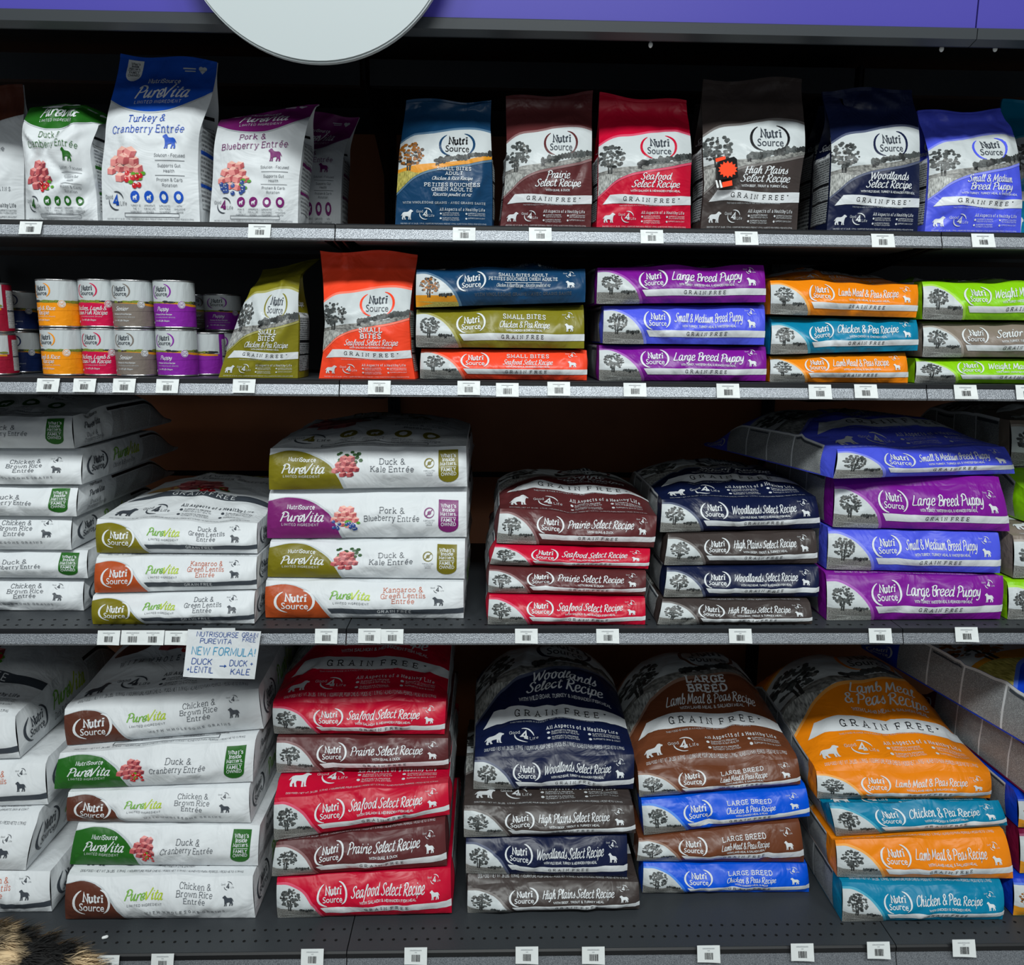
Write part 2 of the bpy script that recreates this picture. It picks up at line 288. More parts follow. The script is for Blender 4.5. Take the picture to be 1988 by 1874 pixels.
# ------------------------------------------------------------------ colours and inks
RGB = dict(prairie=(88, 40, 42), seafood=(192, 10, 48), highplains=(63, 55, 53), woodlands=(16, 25, 58), smallmed=(76, 88, 220), largepup=(122, 20, 142),
    lamb=(234, 131, 14), chickpea=(0, 122, 160), olive=(124, 118, 28), redorange=(240, 70, 40), adultnavy=(18, 60, 96), weight=(134, 200, 16), senior=(128, 116, 106),
    lbbrown=(104, 58, 36), lbblue=(0, 82, 212), royal=(14, 60, 190), maroon=(120, 18, 60), pvgreen=(34, 96, 28), pvbrown=(88, 48, 36), pvolive=(116, 108, 18), pvpurple=(118, 30, 104),
    pvrust=(172, 74, 32), pvblue=(24, 78, 182), white=(212, 216, 219), paper=(218, 222, 222), black=(20, 20, 24), grey=(82, 87, 94), slate=(62, 68, 76), lightgrey=(186, 192, 196),
    sky=(192, 198, 200), bark=(48, 50, 50), leaf=(74, 78, 78), ground=(108, 108, 106), lime=(176, 200, 44), fern=(116, 172, 64), tan=(206, 160, 92), rusttext=(196, 96, 60), aqua=(60, 150, 190), blueink=(20, 70, 150),
    goldfield=(214, 142, 32), autumn=(150, 92, 34), grassgreen=(120, 132, 52), berryred=(190, 22, 34), berryblue=(50, 74, 140), kale=(48, 84, 44), leafgreen=(86, 150, 40), meat1=(218, 136, 132), meat2=(178, 84, 88), meat3=(132, 50, 60), meat4=(236, 182, 168))
def ink(c):
    if c == 'print': return fineprint('small_print', (168, 172, 174), (52, 54, 58))
    if c == 'printwhite': return fineprint('small_print_on_white', (206, 210, 212), (110, 114, 118), 40)
    if c == 'field': return mottled('printed_grass_field', (78, 78, 76), (150, 150, 146), 30, 0.4, .35, .65, coord='UV', stretch=(1, 2.4, 1))
    if c == 'grass': return mottled('printed_tall_grass', (96, 98, 96), (196, 198, 194), 55, 0.4, .35, .65, coord='UV', stretch=(1.6, .5, 1))
    if c == 'goldgrass': return mottled('printed_green_grass', (128, 120, 48), (200, 186, 96), 55, 0.4, .35, .65, coord='UV', stretch=(1.6, .5, 1))
    if c.endswith('+'): # lighter rim of the same colour
        r = RGB[c[:-1]]; return film('rim_'+c[:-1], tuple(min(255, int(q*.72+255*.28)) for q in r))
    if c.startswith('bag_'): return film('film_'+c[4:], RGB[c[4:]], 0.33, 0.34)
    if c == 'bagwhite': return film('woven_white_film', RGB['white'], 0.46, 0.34)
    return film('ink_'+c, RGB[c], 0.36, 0.28)

DOG = [(0, .30), (.05, .40), (.14, .55), (.25, .61), (.45, .61), (.58, .63), (.68, .72), (.74, .80), (.84, .81), (.90, .76), (1, .70), (.98, .62), (.89, .60), (.86, .52), (.83, .40), (.82, .22), (.83, .07), (.88, .0), (.76, 0), (.74, .14), (.71, .24), (.70, .05), (.73, 0), (.62, 0), (.62, .24),
       (.5, .27), (.38, .28), (.35, .2), (.39, .07), (.42, 0), (.31, 0), (.28, .13), (.24, .20), (.19, .10), (.22, 0), (.11, 0), (.08, .12), (.12, .28), (.12, .44), (.07, .33)]
def arc_pts(cx, cy, rx, ry, a0, a1, n=12):
    t = np.radians(np.linspace(a0, a1, n)); return np.stack([cx+rx*np.cos(t), cy+ry*np.sin(t)], 1)

class Art:
    """flat print of one panel: x 0..A, y 0..H, in layers"""
    def __init__(s, A, H): s.A, s.H, s.items, s.cut = A, H, [], None
    def add(s, V, F_, m, lay): s.items.append((np.asarray(V, float), F_, m, lay))
    def poly(s, pts, m, lay=1): s.add(pts, [tuple(range(len(pts)))], m, lay)
    def rect(s, x0, y0, x1, y1, m, lay=1): s.poly([(x0, y0), (x1, y0), (x1, y1), (x0, y1)], m, lay)
    def disc(s, x, y, r, m, lay=2, n=12, ry=None): s.poly(arc_pts(x, y, r, ry or r, 0, 360-360/n, n), m, lay)
    def arc(s, cx, cy, rx, ry, a0, a1, w, m, lay=2, n=12):
        p = arc_pts(cx, cy, rx, ry, a0, a1, n); k = np.sin(np.linspace(0.12, math.pi-.12, n))**.7*w/2
        d = np.gradient(p, axis=0); d /= np.linalg.norm(d, axis=1)[:, None]; nn = np.stack([-d[:, 1], d[:, 0]], 1)
        V = np.empty((2*n, 2)); V[0::2] = p+nn*k[:, None]; V[1::2] = p-nn*k[:, None]
        s.add(V, [(2*i+1, 2*i+3, 2*i+2, 2*i) for i in range(n-1)], m, lay)
    def line(s, pts, w, m, lay=2):
        V, F_ = ribbon(pts, w); s.add(V, F_, m, lay)
    def text(s, t, style, x, y, h, m, lay=4, anchor='c', maxw=None, wave=None):
        V, F_, w = sans_text(t) if style == 'bfont' else stroke_text(t, style)
        if len(V) == 0: return
        k = h/7.0; kx = k if not maxw else min(k, maxw/w)
        ox = {'l': 0, 'c': -w*kx/2, 'r': -w*kx}[anchor]
        U = V*[kx, k] + [x+ox, y]
        if wave: U[:, 1] += wave(U[:, 0])
        s.add(U, F_, m, lay)
    def dog(s, x, y, w, m, lay=4, flip=False):
        p = np.array(DOG); 
        if flip: p = p*[-1, 1]+[1, 0]
        p = p*[w, w] + [x, y]; s.poly(p if not flip else p[::-1], m, lay)
    def logo(s, x, y, h, m, arcs=None, lay=4):
        arcs = arcs or m
        s.text('Nutri', 'logo', x+.04*h, y+.03*h, h*.40, m, lay, maxw=h*.95)
        s.text('Source', 'bfont', x, y-.38*h, h*.37, m, lay, maxw=h*1.3)
        s.arc(x-.28*h, y, .66*h, .60*h, 118, 262, .13*h, arcs, lay)
        s.arc(x+.30*h, y+.03*h, .62*h, .60*h, -62, 82, .13*h, arcs, lay)
    def good4(s, x, y, h, m, lay=4):
        s.text('4', 'slabbold', x, y-.28*h, h*.58, m, lay)
        s.arc(x, y, .60*h, .54*h, 10, 105, .10*h, m, lay); s.arc(x, y, .60*h, .54*h, 170, 285, .10*h, m, lay)
        s.text('Good', 'serif', x-.60*h, y+.12*h, h*.23, m, lay, maxw=.62*h); s.text('Life', 'serif', x+.58*h, y-.28*h, h*.23, m, lay, maxw=.5*h)
    def mini4(s, x, y, h, m, lay=4):
        s.text('4', 'slabbold', x, y-.3*h, h*.62, m, lay); s.arc(x, y, .7*h, .55*h, 10, 100, .10*h, m, lay); s.arc(x, y, .62*h, .52*h, 185, 260, .10*h, m, lay)
        s.text('Good', 'serif', x-.8*h, y+.16*h, h*.2, m, lay); s.text('Life', 'serif', x+.7*h, y-.3*h, h*.2, m, lay)
    def pure(s, x, y, h, m1, m2, lay=4):
        s.text('Pure', 'brush', x, y, h, m1, lay, 'r'); s.text('Vita', 'brush', x+.02*h, y, h, m2, lay, 'l')
        s.poly(np.array([(-.55, .28), (-.3, .62), (.02, .75), (-.1, .4), (-.35, .2)])*h*.6+[x+.05*h, y+.02*h], m1, lay)
    def badge(s, x, y, w, h, m, ink_='white', lay=2):
        r = w/2; p = [(x-r, y+h/2), *[tuple(q) for q in arc_pts(x, y-h/2+r*.8, r, r*.8, 180, 360, 10)], (x+r, y+h/2)]
        s.poly(p, m, lay)
        for i, (t, q) in enumerate((("What's", .28), ('Inside', .16), ('Matters.', .04))): s.text(t, 'seriftight', x, y+h*q, h*.1, ink_, lay+2, maxw=w*.78)
        s.line([(x-w*.38, y-h*.01), (x+w*.38, y-h*.01)], h*.015, ink_, lay+2)
        s.text('FAMILY', 'bfont', x, y-h*.15, h*.115, ink_, lay+2, maxw=w*.76); s.text('OWNED', 'bfont', x, y-h*.28, h*.115, ink_, lay+2, maxw=w*.76)
    def tree(s, x, y, w, h, seed, m='leaf', lay=3):
        r = random.Random(seed)
        s.line([(x, y), (x+.01*w, y+h*.5)], w*.07, 'bark', lay); s.line([(x-.08*w, y), (x-.1*w, y+h*.45)], w*.05, 'bark', lay)
        for i in range(105):
            a = r.uniform(0, 6.28); q = math.sqrt(r.random()); k = r.uniform(.03, .075)
            s.disc(x+math.cos(a)*q*w*.44, y+h*.56+math.sin(a)*q*h*.38, w*k, m if r.random() < .62 else ('bark' if r.random() < .7 else 'ground'), lay+(i % 2), 6, h*k*.8)
    def bushes(s, x0, x1, y, h, seed, m='leaf', lay=3, dy=0.0):
        r = random.Random(seed); n = 16
        for i in range(n):
            x = x0+(x1-x0)*(i+.5)/n; s.disc(x, y+dy*(x-x0)/(x1-x0)+h*.3*r.random(), (x1-x0)/n*r.uniform(.6, 1.1), m if r.random() < .6 else 'bark', lay, 7, h*r.uniform(.35, .75))
    def meat(s, x, y, w, h, seed, kind, lay=3):
        r = random.Random(seed)
        if kind == 'kale':
            for i in range(26): s.disc(x+w*r.uniform(-.30, .55), y+h*(.22+r.uniform(0, .42)), w*r.uniform(.05, .10), 'kale' if r.random() < .75 else 'leafgreen', lay, 6, h*r.uniform(.05, .10))
        spots = [(-.34, -.08), (-.12, -.02), (.12, -.04), (.34, -.06), (-.24, .16), (0, .2), (.24, .15), (-.06, .38), (.16, .36), (-.1, -.26), (.14, -.28)]
        pal = ('meat4', 'meat1', 'meat2') if kind in ('pork', 'turkey') else ('meat1', 'meat2', 'meat3')
        for i, (px, py) in enumerate(spots):
            cx, cy, a = x+px*w, y+py*h, w*r.uniform(.13, .17); t = r.uniform(-.3, .3)
            def P(u, v): return (cx+(u*math.cos(t)-v*math.sin(t))*a, cy+(u*math.sin(t)+v*math.cos(t))*a*h/w*1.05)
            L = lay + (i % 3)
            s.poly([P(-.9, .3), P(.1, .1), P(.1, -.9), P(-.9, -.7)], pal[1], L); s.poly([P(.1, .1), P(.9, .35), P(.9, -.6), P(.1, -.9)], pal[2], L); s.poly([P(-.9, .3), P(-.1, .8), P(.9, .35), P(.1, .1)], pal[0], L)
        if kind in ('turkey', 'duck', 'pork'):
            m = 'berryblue' if kind == 'pork' else 'berryred'
            for i in range(5): s.disc(x+w*r.uniform(.05, .5), y+h*r.uniform(-.42, -.1), w*.07, 'leafgreen', lay+3, 7, h*.05)
            nb = 13 if kind == 'pork' else 8
            for i in range(nb):
                bx_, by_ = x+w*r.uniform(-.42 if kind == 'pork' else .05, .46), y+h*r.uniform(-.5, -.16); q = w*.065
                s.disc(bx_, by_, q, m, lay+4, 9, q*h/w*1.1); s.disc(bx_-q*.3, by_+q*.35, q*.28, 'meat4' if m == 'berryred' else 'lightgrey', lay+5, 6)
    def bullets(s, x, y, w, m, gap=.1):
        for cx in (0, .55):
            for cy in (0, -.5):
                s.disc(x+w*cx+.02*w, y+cy*gap+.01, .022*w, m, 3, 8)
                t = {(0, 0): ('SUPPORTS PROPER', 'DIGESTION & GUT HEALTH'), (0, -.5): ('SUPPORTS PROPER', 'NUTRIENT UTILIZATION'), (.55, 0): ('SUPPORTS COGNITION', 'HEALTH & BRAIN FUNCTION'), (.55, -.5): ('SUPPORTS SKIN & COAT',)}[cx, cy]
                for k, l_ in enumerate(t): s.text(l_, 'sans', x+w*cx+.06*w, y+cy*gap+.008-.019*k, .013, m, 3, 'l', w*.36)
    def finish(s, nx, ny):
        """normalise, clip to the panel and cut along the panel's grid"""
        if s.cut is not None and s.cut[0] == (nx, ny): return s.cut[1]
        names = []; big = bmesh.new(); lay_b = big.faces.layers.int.new('lay')
        SV, SF, SM, SL, n = [], [], [], [], 0
        for V, F_, m, lay in s.items:
            if m not in names: names.append(m)
            mi = names.index(m); V = V/[s.A, s.H]
            for f in F_:
                p = V[list(f)]; e = p.max(0)-p.min(0); inside = (p.min() >= 0 and p.max() <= 1)
                if inside and e[0] < .7/nx and e[1] < .7/ny:
                    SV.append(p); SF.append(tuple(range(n, n+len(f)))); n += len(f); SM.append(mi); SL += [lay]*len(f)
                elif (p.max(0) > 0).all() and (p.min(0) < 1).all():
                    q = [big.verts.new((*c, lay*.01)) for c in p]
                    try:
                        fc = big.faces.new(q); fc.material_index = mi; fc[lay_b] = lay
                    except ValueError: pass
        def cutp(co, no, clear=False):
            bmesh.ops.bisect_plane(big, geom=big.verts[:]+big.edges[:]+big.faces[:], dist=1e-7, plane_co=co, plane_no=no, clear_outer=clear)
        if len(big.faces):
            for c, nn in (((0, 0, 0), (-1, 0, 0)), ((1, 0, 0), (1, 0, 0)), ((0, 0, 0), (0, -1, 0)), ((0, 1, 0), (0, 1, 0))): cutp(c, nn, True)
            conc = [f for f in big.faces if len(f.verts) > 4]
            if conc: bmesh.ops.triangulate(big, faces=conc)
            for i in range(1, nx): cutp((i/nx, 0, 0), (1, 0, 0))
            for j in range(1, ny): cutp((0, j/ny, 0), (0, 1, 0))
            for d_ in range(-ny+1, nx): cutp((d_/nx, 0, 0), (nx, -ny, 0))
            big.verts.ensure_lookup_table(); big.verts.index_update()
            bv = np.array([v.co[:2] for v in big.verts]); bl = np.zeros(len(bv)); bf, bmi = [], []
            for f in big.faces:
                ix = [v.index for v in f.verts]; bf.append(ix); bmi.append(f.material_index); bl[ix] = f[lay_b]
        else: bv, bl, bf, bmi = np.zeros((0, 2)), np.zeros(0), [], []
        big.free(); o = len(bv)
        V = np.vstack([bv]+SV) if SV else bv
        r = (np.clip(V, 0, 1), bf+[[i+o for i in f] for f in SF], bmi+SM, np.concatenate([bl, SL]), names)
        # print faces the same way round as the panel
        Fx = []
        for f in r[1]:
            p = V[list(f)]; ar = np.sum(p[:, 0]*np.roll(p[:, 1], -1)-np.roll(p[:, 0], -1)*p[:, 1]); Fx.append(list(f) if ar >= 0 else list(f)[::-1])
        r = (r[0], Fx, r[2], r[3], names)
        s.cut = ((nx, ny), r); return r

def grid_normals(G):
    da = np.gradient(G, axis=1); db = np.gradient(G, axis=0); N = np.cross(da, db)
    return N/(np.linalg.norm(N, axis=2)[:, :, None]+1e-12)
def panel(name, G, base, art, parent, uvA=1.0, org=None):
    """G[ny+1, nx+1, 3] seen from outside with a to the right and b up; print lies on top of it"""
    ny, nx = G.shape[0]-1, G.shape[1]-1; N = grid_normals(G); root = np.array(org if org is not None else parent.location)
    idx = np.arange((ny+1)*(nx+1)).reshape(ny+1, nx+1)
    V = G.reshape(-1, 3); NV = N.reshape(-1, 3)
    q00, q10, q11, q01 = idx[:-1, :-1].ravel(), idx[:-1, 1:].ravel(), idx[1:, 1:].ravel(), idx[1:, :-1].ravel()
    F_ = np.concatenate([np.stack([q00, q10, q11], 1), np.stack([q00, q11, q01], 1)]).tolist()
    bb, aa = np.meshgrid(np.linspace(0, 1, ny+1), np.linspace(0, 1, nx+1), indexing='ij')
    UV = np.stack([aa.ravel(), bb.ravel()], 1); mats = [ink(base)]; MI = [0]*len(F_)
    if art is not None:
        ab, af, am, al, names = art.finish(nx, ny)
        if len(ab):
            fi = ab*[nx, ny]; i0 = np.minimum(fi[:, 0].astype(int), nx-1); j0 = np.minimum(fi[:, 1].astype(int), ny-1)
            fa, fb = (fi[:, 0]-i0)[:, None], (fi[:, 1]-j0)[:, None]
            def interp(X):
                p00, p10, p11, p01 = X[j0, i0], X[j0, i0+1], X[j0+1, i0+1], X[j0+1, i0]
                return np.where(fa >= fb, p00+fa*(p10-p00)+fb*(p11-p10), p00+fb*(p01-p00)+fa*(p11-p01))
            n = interp(N); n /= np.linalg.norm(n, axis=1)[:, None]+1e-12
            P = interp(G) + n*(0.0005+0.00022*al)[:, None]
            o = len(V); V = np.vstack([V, P]); NV = np.vstack([NV, n]); UV = np.vstack([UV, ab])
            F_ += [[i+o for i in f] for f in af]; MI += [m+1 for m in am]; mats += [ink(m) for m in names]
    me = bpy.data.meshes.new(name); me.from_pydata((V-root).tolist(), [], F_)
    for m in mats: me.materials.append(m)
    me.polygons.foreach_set('material_index', MI)
    me.polygons.foreach_set('use_smooth', [True]*len(F_))
    uvl = me.uv_layers.new(name='UVMap'); li = np.zeros(len(me.loops), int); me.loops.foreach_get('vertex_index', li)
    uv = UV*[uvA, 1.0]; uvl.data.foreach_set('uv', uv[li].ravel())
    me.update(); me.normals_split_custom_set_from_vertices(NV.tolist())
    return link_mesh(name, me, parent)

# ------------------------------------------------------------------ the prints
FL = {
 'prairie': dict(c='prairie', one='Prairie Select Recipe', two=('Prairie', 'Select Recipe'), sub='WITH QUAIL & DUCK'),
 'seafood': dict(c='seafood', one='Seafood Select Recipe', two=('Seafood', 'Select Recipe'), sub='WITH SALMON & MENHADEN FISH MEAL'),
 'highplains': dict(c='highplains', one='High Plains Select Recipe', two=('High Plains', 'Select Recipe'), sub='WITH BEEF, TROUT & TURKEY MEAL'),
 'woodlands': dict(c='woodlands', one='Woodlands Select Recipe', two=('Woodlands', 'Select Recipe'), sub='WITH WILD BOAR, TURKEY & MENHADEN FISH MEAL'),
 'smallmed': dict(c='smallmed', one='Small & Medium Breed Puppy', two=('Small & Medium', 'Breed Puppy'), sub='WITH TURKEY, TURKEY MEAL & WHITEFISH MEAL'),
 'largepup': dict(c='largepup', one='Large Breed Puppy', two=('Large Breed', 'Puppy'), sub='WITH TURKEY, WHITEFISH MEAL & MENHADEN FISH MEAL'),
 'lamb': dict(c='lamb', one='Lamb Meal & Peas Recipe', two=('Lamb Meal', '& Peas Recipe'), sub='WITH LAMB MEAL & SALMON MEAL'),
 'chickpea': dict(c='chickpea', one='Chicken & Pea Recipe', two=('Chicken', '& Pea Recipe'), sub='WITH CHICKEN & CHICKEN MEAL'),
 'olive': dict(c='olive', head=('SMALL', 'BITES'), one='Chicken & Pea Recipe', sub='WITH CHICKEN & CHICKEN MEAL'),
 'redorange': dict(c='redorange', head=('SMALL', 'BITES'), one='Seafood Select Recipe', sub='WITH SALMON & MENHADEN FISH MEAL'),
 'adult': dict(c='adultnavy', gold=True, grain='WITH WHOLESOME GRAINS - AVEC GRAINS SANTÉ', sub='', one=''),
 'weight': dict(c='weight', one='Weight Management', two=('Weight', 'Management'), sub='WITH TURKEY, WHITEFISH MEAL & MENHADEN MEAL'),
 'senior': dict(c='senior', one='Senior Recipe', two=('Senior', 'Recipe'), sub='WITH TURKEY, TURKEY MEAL & PEAS'),
 'lblamb': dict(c='lbbrown', head=('LARGE', 'BREED'), one='Lamb Meal & Peas Recipe', sub='WITH LAMB MEAL & SALMON MEAL'),
 'lbchick': dict(c='lbblue', head=('LARGE', 'BREED'), one='Chicken & Peas Recipe', sub='WITH CHICKEN MEAL & PEAS'),
 'beefrice': dict(c='royal', gold=True, one='Beef & Rice Recipe', two=('Beef & Rice', 'Recipe'), sub='', grain='WITH WHOLESOME GRAINS'),
 'crimsonrice': dict(c='maroon', gold=True, one='Chicken & Rice Recipe', two=('Chicken & Rice', 'Recipe'), sub='', grain='WITH WHOLESOME GRAINS'),
 'duckkale': dict(pv='new', c='pvolive', t=('Duck &', 'Kale Entrée'), m='kale', icon=True), 'porkblue': dict(pv='new', c='pvpurple', t=('Pork &', 'Blueberry Entrée'), m='pork', icon=True),
 'duckcran': dict(pv='new', c='pvgreen', t=('Duck &', 'Cranberry Entrée'), m='duck'), 'turkcran': dict(pv='new', c='pvblue', t=('Turkey &', 'Cranberry Entrée'), m='turkey'),
 'kangaroo': dict(pv='old', c='pvrust', t=('Kangaroo &', 'Green Lentils', 'Entrée'), tc='rusttext', free=True), 'ducklentil': dict(pv='old', c='pvolive', t=('Duck &', 'Green Lentils', 'Entrée'), tc='grey', free=True),
 'chickrice': dict(pv='old', c='pvbrown', t=('Chicken &', 'Brown Rice', 'Entrée'), tc='grey', free=False), 'salmon': dict(pv='old', c='pvrust', t=('Salmon &', 'Red Lentils', 'Entrée'), tc='rusttext', free=True),
}
ARTS = {}
def end_art(k):
    key = ('end', k)
    if key in ARTS: return ARTS[key]
    f = FL[k]; a = Art(4.6, 1.0); c = f['c']; r = sum(map(ord, k))
    if 'pv' not in f:
        gold = f.get('gold'); cv = catmull([(0, .86), (.3, .86), (.68, .70), (.97, .42), (1.13, .12), (1.16, 0)], n=5)
        a.poly([(0, 0), *[tuple(q) for q in cv[::-1]*[1.07, 1.06]]], c+'+', 1)
        a.poly([(0, 0), *[tuple(q) for q in cv[::-1]]], 'sky', 2)
        low = [q for q in cv if q[1] < .31]
        a.poly([(0, 0), *[tuple(q) for q in low[::-1]], (0, .31)], 'goldfield' if gold else 'field', 3)
        low = [q for q in cv if q[1] < .13]
        a.poly([(0, 0), *[tuple(q) for q in low[::-1]], (0, .15), (.5, .10)][::1], 'goldgrass' if gold else 'grass', 4)
        a.tree(.38, .25, .60, .56, r, 'autumn' if gold else 'leaf', 4); a.bushes(.62, .99, .30, .07, r, lay=4); a.dog(.78, .24, .07, 'black', 5)
        a.logo(1.50, .62, .40, 'white')
        if k == 'adult':
            a.text('SMALL BITES ADULT', 'slab', 2.9, .76, .08, 'white', 4); a.text('PETITES BOUCHÉES CHIEN ADULTE', 'slab', 2.9, .64, .085, 'white', 4, maxw=1.85)
            a.line([(2.4, .58), (3.4, .58)], .012, 'white', 3); a.text('Chicken & Rice Recipe - Recette poulet et riz', 'brush', 2.9, .46, .09, 'lightgrey', 4, maxw=1.45)
        elif 'head' in f:
            a.text(' '.join(f['head']), 'slab', 2.95, .72, .11, 'white', 4); a.text(f['one'], 'brush', 2.95, .50, .15, 'white', 4, maxw=1.35)
            a.text(f['sub'], 'seriftight', 2.95, .41, .045, 'white', 4, maxw=1.25)
        else:
            a.text(f['one'], 'brush', 2.95, .58, .215, 'white', 4, maxw=1.9); a.text(f['sub'], 'seriftight', 2.95, .44, .055, 'white', 4, maxw=1.5)
        if 'grain' in f: a.text(f['grain'], 'slab', 2.9, .24, .075, 'grey', 4, maxw=2.6)
        else:
            a.poly([(1.18, .36), (1.30, .19), (4.6, .19), (4.6, .36)], 'white', 2); a.text('GRAIN FREE', 'slabwide', 2.9, .235, .085, 'black', 4, maxw=1.45)
        a.mini4(4.17, .82, .16, 'white'); a.dog(4.05, .43, .25, 'white', 4, True)
    elif f['pv'] == 'new':
        cv = catmull([(0, .84), (.45, .94), (.95, .88), (1.4, .62), (1.62, .3), (1.72, 0)], n=5)
        a.poly([(0, 0), *[tuple(q) for q in cv[::-1]*[1.05, 1.02]]], 'lightgrey', 1); a.poly([(0, 0), *[tuple(q) for q in cv[::-1]]], c, 2)
        a.text('NutriSource', 'seriftight', .78, .70, .09, 'white', 4, maxw=.62); a.pure(.82, .42, .20, 'white', 'white'); a.text('LIMITED INGREDIENT', 'sanswide', .78, .32, .055, 'white', 4, maxw=.85)
        a.meat(1.80, .52, .68, .55, r, f['m']); a.text(f['t'][0], 'serif', 2.88, .60, .125, 'grey'); a.text(f['t'][1], 'serif', 2.88, .43, .125, 'grey', maxw=1.25)
        if f.get('icon'):
            a.arc(3.74, .62, .11, .11, 0, 359, .03, c, 3, 18); a.line([(3.67, .55), (3.81, .69)], .022, c, 3); a.disc(3.74, .62, .045, c, 3, 8)
            for i, t in enumerate(('FORMULATED', 'WITHOUT', 'GRAINS')): a.text(t, 'sans', 3.74, .43-.05*i, .028, 'grey', 3, maxw=.28)
        a.badge(4.18, .53, .46, .78, c)
    else:
        cv = catmull([(0, .84), (.45, .92), (.9, .80), (1.22, .48), (1.4, .2), (1.5, 0)], n=5)
        a.poly([(0, 0), *[tuple(q) for q in cv[::-1]*[1.05, 1.02]]], 'lightgrey', 1); a.poly([(0, 0), *[tuple(q) for q in cv[::-1]]], c, 2)
        a.logo(.70, .48, .48, 'white'); a.pure(1.98, .57, .185, 'fern', 'lime'); a.text('LIMITED INGREDIENT', 'sanswide', 2.0, .44, .05, 'grey', 4, maxw=1.0)
        for i, t in enumerate(f['t']): a.text(t, 'serif', 3.2, .76-.145*i, .115, f['tc'], 4, maxw=1.1)
        if f['free']:
            a.poly([(1.46, .32), (1.54, .17), (4.6, .17), (4.6, .32)], 'slate', 2); a.text('GRAIN FREE', 'sanswide', 3.0, .205, .085, 'white', 4)
        else: a.text('WITH WHOLESOME GRAINS', 'slabwide', 2.95, .24, .065, 'slate', 4, maxw=1.9)
        a.mini4(4.0, .82, .15, 'slate'); a.dog(3.88, .42, .27, 'slate', 4, True)
    ARTS[key] = a
    return a
